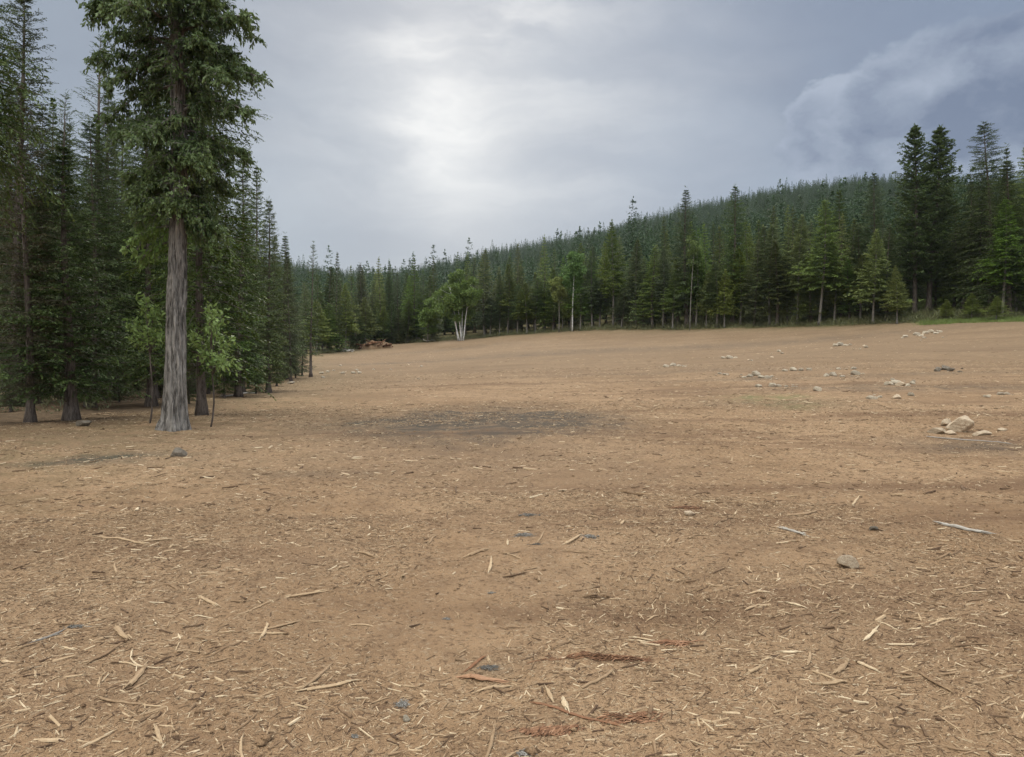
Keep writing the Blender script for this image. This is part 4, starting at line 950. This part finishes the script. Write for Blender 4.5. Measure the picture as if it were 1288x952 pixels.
cluster([(1119, 484, 11), (1128, 483, 13), (1135, 486, 14, 'tan'), (1143, 484, 9), (1124, 478, 7), (1148, 482, 7)], 'pale', 'stone in the loose heap right of the lone round pale stone', 'stones heaped right of the lone round stone')
cluster([(1098, 504, 12), (1108, 502, 7), (1130, 502, 12, 'tan'), (1147, 499, 8)], 'pale', 'stone in the short row below the loose stone heap', 'stones in the row below the loose heap')
cluster([(1180, 467, 10), (1190, 465, 13), (1197, 467, 9), (1208, 469, 6)], 'dull', 'dull flat stone in the darker group above the loose stone heap', 'flat dull stones')
cluster([(937, 477, 7), (944, 476, 9), (951, 475, 11), (958, 477, 8), (966, 477, 9), (972, 476, 5)], 'pale', 'stone in the scattered group left of the lone round pale stone', 'stones left of the lone round stone')
cluster([(954, 487, 9), (972, 487, 10), (980, 486, 6), (990, 486, 5), (998, 486, 5)], 'pale', 'stone in the thin row just left of the lone round pale stone', 'stones in the thin row left of the lone stone')
cluster([(906, 472, 6), (913, 473, 8)], 'pale', 'stone of the separate pair at the left of the stony ground', 'separate pair of stones')
cluster([(1041, 474, 8), (1048, 473, 9), (1060, 474, 7), (1077, 471, 10), (1086, 470, 5)], 'pale', 'stone in the row behind the lone round pale stone', 'stones in the row behind the lone stone')
cluster([(988, 468, 8), (998, 467, 9), (1008, 467, 6), (1018, 466, 6), (1056, 464, 6), (1075, 464, 8)], 'pale', 'stone in the long broken row across the right field', 'stones in the long broken row')
cluster([(910, 452, 6), (918, 452, 8), (926, 451, 6), (984, 445, 5), (980, 443, 5)], 'pale', 'stone in the far thin scatter before the two mid spires', 'stones scattered before the mid spires')
cluster([(1051, 437, 7), (1058, 436, 9), (1065, 436, 7), (1070, 435, 5), (1090, 438, 5)], 'pale', 'stone in the small white heap below the yellow-green firs', 'stones heaped below the yellow-green firs')
cluster([(1139, 425, 7), (1154, 422, 8), (1160, 424, 6), (1166, 420, 9), (1172, 419, 8), (1178, 420, 7), (1183, 418, 5), (1164, 426, 6)], 'pale', 'stone in the white heap below the towering pines', 'stones heaped below the towering pines')
cluster([(838, 461, 7), (848, 460, 9), (855, 460, 7), (861, 461, 5)], 'pale', 'stone in the small white row at the middle of the field', 'stones in the white row mid field')
cluster([(1242, 500, 8), (1260, 497, 10), (1268, 495, 7)], 'pale', 'stone in the trio near the right edge above the stone pile', 'trio of stones near the right edge')
cluster([(404, 470, 6), (412, 468, 5), (420, 466, 4), (431, 470, 6), (444, 471, 7), (452, 470, 5), (406, 477, 5), (470, 464, 4), (530, 461, 4), (428, 460, 4)], 'pale', 'pale stone or chunk scattered near the far corner of the left wood', 'pale stones near the corner of the left wood')

# ------------------------------------------------------------------ sticks, slabs, tangles
def stick(p0, p1, wpx, m, tone, label, name='stick', bend=0.015, ecc=0.6, group=None, fork=False, cat='stick'):
    A_, B_ = hit(*p0), hit(*p1); Y = (A_[1] + B_[1]) / 2; r_ = wpx * Y / F * 0.42
    mid = (A_ + B_) / 2; mid[2] = gz(mid[0], mid[1])
    L = np.linalg.norm(B_ - A_); n = 12; q = np.linspace(0, 1, n)
    side = unit(np.cross(B_ - A_, [0, 0, 1.0])); sd_ = random.randrange(1000)
    pts = A_ + (B_ - A_) * q[:, None] + side * (L * bend * np.sin(q * math.pi) + L * 0.008 * vnoise(q * 6, q * 0, sd_))[:, None]
    pts[:, 2] = np.maximum(ground(pts[:, 0], pts[:, 1]), A_[2] + (B_[2] - A_[2]) * q) + r_ * 0.45 + 0.01 * r_
    mb = MB(); rad = r_ * (0.78 + 0.18 * np.sin(np.clip(q * 1.1 + .1, 0, 1) * math.pi) + 0.22 * vnoise(q * 9, q * 0 + 3, sd_))
    rad[0] *= 0.92; rad[-1] *= 0.8
    tube(mb, pts - mid, rad, 7, True, ecc, random.random() * 6, tone=tone)
    for e_, d_ in ((0, -1), (n - 1, 1)):                      # splintered ends
        for _ in range(3):
            o_ = (pts[e_] - mid) + np.random.default_rng(sd_ + _).normal(0, 0.35 * r_, 3)
            dv = unit(pts[min(e_ + 1, n - 1)] - pts[max(e_ - 1, 0)]) * d_ * r_ * random.uniform(1.5, 5)
            tube(mb, np.stack([o_ - dv * .5, o_ + dv * .5, o_ + dv]), np.array([.35, .22, .04]) * r_, 4, True, tone=min(1, tone + .15))
    if fork:
        k = n // 2; dv = unit((B_ - A_) / L + side * random.choice((-.8, .8))) * L * 0.35
        tube(mb, (pts[k] - mid) + dv * np.linspace(0, 1, 4)[:, None], rad[k] * 0.6 * np.linspace(1, .3, 4), 5, True, ecc, tone=tone)
    o = link(name, mb.mesh(name, [m], False), loc=mid); return tag(o, label, cat, group)
W_, G_, R_ = M_CHIP, M_GREYWOOD, M_REDBARK
for a in [
    ((128, 684), (182, 690), 5, W_, .62, 'long pale peeled stick in the left middle foreground', 'stick', .03),
    ((186, 687), (213, 683), 4, W_, .60, 'short pale stick in line with the long peeled stick', 'stick'),
    ((113, 838), (161, 815), 7, W_, .30, 'brown bark-covered stick below the upright chunk at lower left', 'stick', .04),
    ((147, 798), (159, 813), 9, W_, .55, 'stubby tan wood chunk at the upper end of the brown stick', 'wood_chunk'),
    ((163, 862), (184, 840), 10, W_, .50, 'thick split wood chunk below the curled pale strip', 'wood_chunk'),
    ((166, 826), (199, 842), 3, W_, .88, 'thin curled pale strip of wood at lower left', 'wood_strip', .2),
    ((152, 839), (176, 841), 4, W_, .72, 'small pale splinter left of the split chunk', 'splinter'),
    ((384, 861), (414, 836), 7, W_, .42, 'slanting brown stick of the crossed pair at lower centre left', 'stick'),
    ((386, 865), (441, 855), 9, W_, .66, 'thick pale stick of the crossed pair at lower centre left', 'stick', .03),
    ((336, 797), (373, 789), 5, W_, .50, 'thin stick of the star-shaped splinter group', 'stick'),
    ((329, 808), (337, 790), 6, W_, .70, 'upright pale chip of the star-shaped splinter group', 'wood_chunk'),
    ((320, 801), (352, 801), 5, W_, .62, 'lying pale chip of the star-shaped splinter group', 'splinter'),
    ((301, 779), (340, 766), 4, W_, .52, 'slanting stick above the star-shaped splinter group', 'stick'),
    ((270, 828), (303, 815), 5, W_, .30, 'dark brown stick below the star-shaped splinter group', 'stick'),
    ((253, 756), (271, 765), 6, W_, .62, 'short tan stick left of the slanting stick', 'splinter'),
    ((46, 812), (78, 800), 5, G_, .25, 'dark grey stick at the far left foreground', 'stick', .05, .7, None, True),
    ((111, 927), (138, 916), 6, W_, .68, 'pale stick near the bottom left', 'stick'),
    ((126, 880), (178, 886), 5, W_, .42, 'long low brown stick near the bottom left', 'stick', .04),
    ((180, 886), (204, 890), 4, W_, .66, 'pale splinter at the right end of the long low brown stick', 'splinter'),
    ((304, 921), (311, 951), 5, W_, .66, 'pale stick pointing at the camera near the bottom left centre', 'stick', .06),
    ((295, 915), (322, 897), 4, W_, .35, 'forked twig near the bottom left centre', 'twig', .08, .8, None, True),
    ((363, 752), (402, 747), 6, W_, .60, 'flat pale stick in the left centre foreground', 'stick'),
    ((196, 911), (203, 927), 7, W_, .62, 'short upright chip right of the pale bottom-left stick', 'wood_chunk'),
    ((211, 942), (236, 925), 5, W_, .45, 'slanting brown stick near the bottom left', 'stick'),
    ((609, 862), (635, 860), 8, W_, .60, 'pale stub just below the reddish slab', 'wood_chunk'),
    ((732, 870), (769, 846), 6, W_, .48, 'slanting splintered stick right of the lower centre', 'stick', .03, .6, None, True),
    ((711, 689), (728, 678), 6, W_, .68, 'short pale stick beside the grey tangles', 'stick'),
    ((713, 698), (734, 699), 4, W_, .35, 'dark stick below the short pale stick', 'stick'),
    ((742, 745), (759, 743), 8, W_, .08, 'nearly black wood chunk at the centre of the foreground', 'wood_chunk'),
    ((591, 700), (609, 696), 7, W_, .45, 'brown chunk left of the grey tangles', 'wood_chunk'),
    ((615, 719), (618, 706), 5, W_, .70, 'small upright pale stick below the brown chunk', 'splinter'),
    ((611, 946), (622, 912), 6, W_, .42, 'long brown splinter pointing away near the bottom centre', 'splinter'),
    ((633, 950), (650, 936), 5, W_, .55, 'slanting stick left of the bottom grey tangle', 'stick'),
    ((689, 868), (695, 880), 7, W_, .62, 'stubby pale chip above the long red bark strip', 'wood_chunk'),
    ((993, 652), (1024, 647), 6, W_, .45, 'curved brown stick in the right middle distance of the foreground', 'stick', .08),
    ((985, 668), (1010, 677), 6, G_, .55, 'weathered grey stick below the curved brown stick', 'stick'),
    ((1186, 665), (1234, 674), 8, G_, .60, 'weathered grey root near the right edge', 'stick', .06),
    ((985, 816), (1002, 818), 6, W_, .98, 'flat cream wood chip in the right foreground', 'wood_chip'),
    ((1088, 806), (1101, 797), 6, W_, .92, 'slanting cream wood chip right of the flat cream chip', 'wood_chip'),
    ((1124, 813), (1147, 815), 5, W_, .86, 'long cream chip with dark edge at right', 'wood_chip'),
    ((993, 757), (1008, 762), 5, W_, .90, 'pale yellow chip above the flat cream chip', 'wood_chip'),
    ((1109, 789), (1122, 792), 4, W_, .80, 'small cream splinter above the slanting cream chip', 'wood_chip'),
    ((1145, 795), (1164, 796), 3, W_, .84, 'thin cream splinter right of the small cream splinter', 'wood_chip'),
    ((1203, 823), (1231, 823), 6, W_, .18, 'dark brown stick near the right edge', 'stick'),
    ((1159, 856), (1195, 878), 6, W_, .30, 'long dark slanting stick at lower right', 'stick', .02),
    ((1023, 845), (1046, 858), 6, W_, .62, 'upper pale splinter of the splinter heap at lower right', 'splinter'),
    ((1033, 864), (1064, 858), 8, W_, .58, 'thick pale chunk of the splinter heap at lower right', 'wood_chunk'),
    ((1063, 857), (1106, 861), 4, W_, .35, 'thin brown stick trailing right from the splinter heap', 'stick', .03),
    ((1080, 831), (1100, 842), 7, W_, .82, 'pale split chip above the splinter heap', 'wood_chip'),
    ((1052, 845), (1066, 828), 8, W_, .50, 'ragged bark-backed chunk above the splinter heap', 'wood_chunk'),
    ((1105, 937), (1119, 951), 6, W_, .25, 'short dark stick near the bottom right', 'stick'),
    ((1192, 943), (1216, 946), 5, W_, .40, 'brown stick at the very bottom right', 'stick'),
    ((1016, 835), (1019, 818), 5, W_, .55, 'slim upright stick left of the splinter heap', 'stick'),
    ((942, 848), (958, 840), 7, W_, .58, 'tan chunk right of the red twig litter', 'wood_chunk'),
    ((785, 624), (806, 627), 7, W_, .22, 'dark brown stick in the centre distance of the foreground', 'stick'),
    ((1183, 905), (1206, 920), 4, W_, .55, 'slim tan splinter at the bottom right', 'splinter'),
    ((450, 697), (470, 700), 6, W_, .45, 'brown bark piece left of centre in the foreground', 'wood_chunk'),
    ((17, 720), (33, 714), 5, W_, .25, 'short dark stick at the left frame edge', 'stick'),
    ((1167, 549), (1266, 560), 3, G_, .45, 'thin grey branch lying below the right-hand stone pile', 'branch', .03),
    ((280, 500), (322, 494), 4, G_, .75, 'grey fallen branch under the trees right of the big grey trunk', 'branch', .03),
]: stick(*a)
# smaller loose sticks nobody would tell apart
g = np.random.default_rng(15)
for i in range(150):
    px = g.uniform(-5, 1290); py = 600 + 352 * g.random() ** 0.8
    P = hit(px, py); L = g.uniform(10, 30); th = g.normal(0.4, 0.7)
    L *= 0.8
    q = (px + L * math.cos(th), py - L * 0.45 * math.sin(th))
    stick((px, py), q, g.uniform(2.5, 5), W_, float(np.clip(g.normal(.42, .2), .08, .9)), 'small loose stick or splinter lying on the open foreground dirt', 'splinter', g.normal(0, .018), .6, 'small loose sticks on the foreground dirt')

def tangle(px, py, wpx, hpx, m, tone, label, name, cat, n=120, seed=1, lump=True, lw=0.0015, ang=None, lenf=0.6):
    """a low heap of fibres or shreds"""
    g = np.random.default_rng(seed); P = hit(px, py); s = P[1] / F; rx = wpx * s * 0.5; ry = hpx * s * 0.5 * max(1.3, P[1] / 3.0) * 0.7
    mb = MB()
    if lump:
        V = OCT_V.copy()[None] * g.uniform(0.7, 1.2, (9, 10, 3)) * np.array([rx * .5, ry * .5, 0.012 + rx * 0.16])
        c = np.stack([g.normal(0, .4 * rx, 9), g.normal(0, .4 * ry, 9), np.full(9, 0.004)], -1)
        mb.add((V * np.array([.45, .45, .5]) + c[:, None]).reshape(-1, 3), None, ((np.arange(9) * 10)[:, None, None] + OCT_T[None]).reshape(-1, 3), tone=tone * 0.7)
    c = np.stack([g.normal(0, .45 * rx, n), g.normal(0, .45 * ry, n), np.zeros(n)], -1)
    th = g.uniform(0, 6.28, n) if ang is None else g.normal(ang, 0.45, n); l = rx * lenf * g.uniform(.3, 1.3, n)
    q = np.linspace(-.5, .5, 5)
    d = np.stack([np.cos(th), np.sin(th), 0 * th], -1); sd_ = np.stack([-np.sin(th), np.cos(th), 0 * th], -1)
    F_ = c[:, None] + d[:, None] * (l[:, None] * q)[..., None] + sd_[:, None] * (l[:, None] * g.normal(0, .5, (n, 1)) * (q ** 2)[None])[..., None]
    zg = ground(F_[..., 0] + P[0], F_[..., 1] + P[1]) - P[2]
    F_[..., 2] = zg + lw + (0.25 * rx if lump else 0.10 * rx) * g.random((n, 1)) * np.exp(-((c[:, :1] / rx) ** 2 + (c[:, 1:2] / ry) ** 2)) * (1 - 2 * q ** 2)[None]
    tubes3(mb, F_, np.full((n, 1), lw) * g.uniform(.5, 1.6, (n, 1)) * np.array([.5, 1, 1.1, 1, .4])[None])
    tn = np.repeat(np.clip(tone + g.normal(0, .2, n), 0, 1), 15); mb.A.setdefault('tone', []).append(tn)
    o = link(name, mb.mesh(name, [m], False), loc=P); return tag(o, label, cat)
T_ = lambda *a, **k: tangle(*a, **k)
T_(665, 648, 22, 7, M_FLUFF, .45, 'farthest of the grey fibre tangles at the foreground centre', 'fibre_tangle', 'tangle', 90, 1)
T_(659, 676, 25, 8, M_FLUFF, .5, 'grey fibre tangle left of the short pale stick', 'fibre_tangle', 'tangle', 100, 2)
T_(674, 687, 15, 8, M_FLUFF, .2, 'small blackish fibre tangle left of the short pale stick', 'fibre_tangle', 'tangle', 80, 3)
T_(742, 678, 19, 8, M_FLUFF, .5, 'grey fibre tangle right of the short pale stick', 'fibre_tangle', 'tangle', 100, 4)
T_(615, 837, 24, 13, M_FLUFF, .25, 'dark grey tangle lying on the reddish slab', 'fibre_tangle', 'tangle', 130, 5)
T_(506, 876, 17, 20, M_FLUFF, .5, 'curled grey fibre tangle above the pale pebble', 'fibre_tangle', 'tangle', 140, 6)
T_(661, 940, 26, 17, M_FLUFF, .55, 'grey fibre tangle at the bottom centre edge', 'fibre_tangle', 'tangle', 150, 7)
T_(446, 913, 11, 8, M_FLUFF, .5, 'small grey fibre tuft at the bottom left of centre', 'fibre_tangle', 'tangle', 70, 8)
T_(562, 778, 10, 7, M_FLUFF, .5, 'tiny bluish fibre tuft above the reddish slab', 'fibre_tangle', 'tangle', 60, 9)
T_(618, 743, 9, 6, M_FLUFF, .5, 'tiny grey fibre tuft left of the nearly black chunk', 'fibre_tangle', 'tangle', 50, 10)
T_(95, 795, 24, 7, M_FLUFF, .4, 'faint grey fibre smear at the left foreground', 'fibre_tangle', 'tangle', 60, 11)
T_(847, 800, 62, 16, M_REDBARK, .55, 'reddish twig litter at the right of centre', 'twig_litter', 'twigs', 240, 12, lump=False, lw=0.0022, ang=0.2, lenf=.5)
T_(760, 828, 130, 15, M_REDBARK, .40, 'long band of reddish brown shreds below the track print', 'bark_shreds', 'bark shreds', 260, 13, lump=False, lw=0.002, ang=0.3, lenf=.22)
T_(690, 915, 72, 18, M_REDBARK, .45, 'red bark shreds left of the long red bark strip', 'bark_shreds', 'bark shreds', 260, 14, lump=False, lw=0.0024, ang=0.6, lenf=.4)
T_(790, 905, 90, 30, M_REDBARK, .45, 'loose reddish shreds right of the long red bark strip', 'bark_shreds', 'bark shreds', 150, 15, lump=False, lw=0.002, ang=0.2, lenf=.3)
T_(865, 640, 40, 10, M_REDBARK, .30, 'brown shreds around the brown stone lump', 'bark_shreds', 'bark shreds', 120, 16, lump=False, lw=0.003, ang=0.2, lenf=.4)
stick((676, 884), (772, 912), 7, M_REDBARK, .45, 'long red bark strip near the bottom centre', 'bark_strip', .04, .4, cat='bark')
stick((709, 884), (712, 892), 10, M_CHIP, .85, 'pale knob of wood on the upper end of the long red bark strip', 'wood_chunk')
stick((583, 846), (624, 852), 13, M_REDBARK, .78, 'broken reddish slab with pale split face at lower centre', 'bark_slab', .02, .35, cat='bark')
stick((590, 836), (608, 826), 6, M_REDBARK, .5, 'red splinter behind the reddish slab', 'splinter', cat='bark')

# ------------------------------------------------------------------ brush heaps
def heap(px, py, wpx, hpx, label, m_l, tone, seed, nlog, name='brush_heap', dirt=True):
    g = np.random.default_rng(seed); P = hit(px, py); s = P[1] / F; rx = wpx * s / 2; h = hpx * s
    r = link(name, None, loc=(P[0], P[1] + rx * .4, P[2])); tag(r, label, 'brush heap')
    if dirt:
        mb = MB(); nr, k = 14, 48; a = np.linspace(0, 6.283, k, endpoint=False); q = np.linspace(0, 1, nr)
        prof = h * 0.8 * (1 - q ** 2.2)[:, None] * (1 + .35 * vnoise(np.cos(a)[None] * 2 * q[:, None] + 7, np.sin(a)[None] * 2 * q[:, None] + 7, seed)) - 0.15
        V = np.stack([rx * q[:, None] * np.cos(a), rx * .55 * q[:, None] * np.sin(a), prof + 0 * a], -1)
        V[..., 2] += 0.12 * h * vnoise(V[..., 0] * 3, V[..., 1] * 3, seed + 1); V = V.reshape(-1, 3)
        i = np.arange(nr - 1)[:, None] * k; j = np.arange(k)[None]; jn = (j + 1) % k
        mb.add(V, np.stack([i + j, i + k + j, i + k + jn, i + jn], -1).reshape(-1, 4), tone=.25)
        link('soil_mound', mb.mesh('soil_mound', [M_CHIP], True), r)
    for c in range(nlog):
        mb = MB(); L = rx * g.uniform(.25, .8); th = g.normal(0.0, 0.6); tl = g.normal(0, .25)
        x0 = g.uniform(-.8, .8) * rx; e = max(0.1, 1 - (x0 / rx) ** 2); z0 = (h * .75 * e if dirt else h * .35) * g.uniform(.5, 1.1); y0 = -g.uniform(0, .5) * rx
        d = np.array([math.cos(th), math.sin(th) * .4, tl]); q = np.linspace(-.5, .5, 6)
        pts = np.array([x0, y0, z0]) + d * (L * q)[:, None]; pts[:, 2] = np.maximum(pts[:, 2], 0.05)
        tube(mb, pts, (h * g.uniform(.04, .11)) * np.array([1, .95, .9, .85, .8, .7]), 7, True, tone=float(np.clip(g.normal(tone, .25), 0, 1)))
        o = link('log', mb.mesh('log', [m_l], True), r)
heap(472, 439, 46, 13, 'brown root and brush heap at the back left of the field', M_REDBARK, .30, 5, 26)
heap(430, 443, 30, 6, 'low pale slash pile left of the root and brush heap', M_GREYWOOD, .75, 6, 22, 'slash_pile', False)
heap(540, 430, 16, 6, 'small grey twig pile below the low bushy broadleaf tree', M_GREYWOOD, .6, 8, 14, 'twig_pile', False)

# ------------------------------------------------------------------ air
def haze():
    b = 1780; V = np.array([[x, y, z] for x in (-b, b) for y in (-b, b) for z in (-12, 420)], float)
    o = link('haze', mesh('haze', V, np.array([[0, 1, 3, 2], [4, 6, 7, 5], [0, 4, 5, 1], [2, 3, 7, 6], [0, 2, 6, 4], [1, 5, 7, 3]])))
    m = bpy.data.materials.new('haze'); m.use_nodes = True; t = NT(m.node_tree)
    v = t.n('ShaderNodeVolumePrincipled', {'Color': (0.86, 0.93, 1.0), 'Density': 0.00005, 'Anisotropy': 0.2})
    t.n('ShaderNodeOutputMaterial', {1: v.outputs[0]}); o.data.materials.append(m)
    tag(o, 'thin bluish haze over the clearing and hills', 'haze', kind='stuff')
haze()
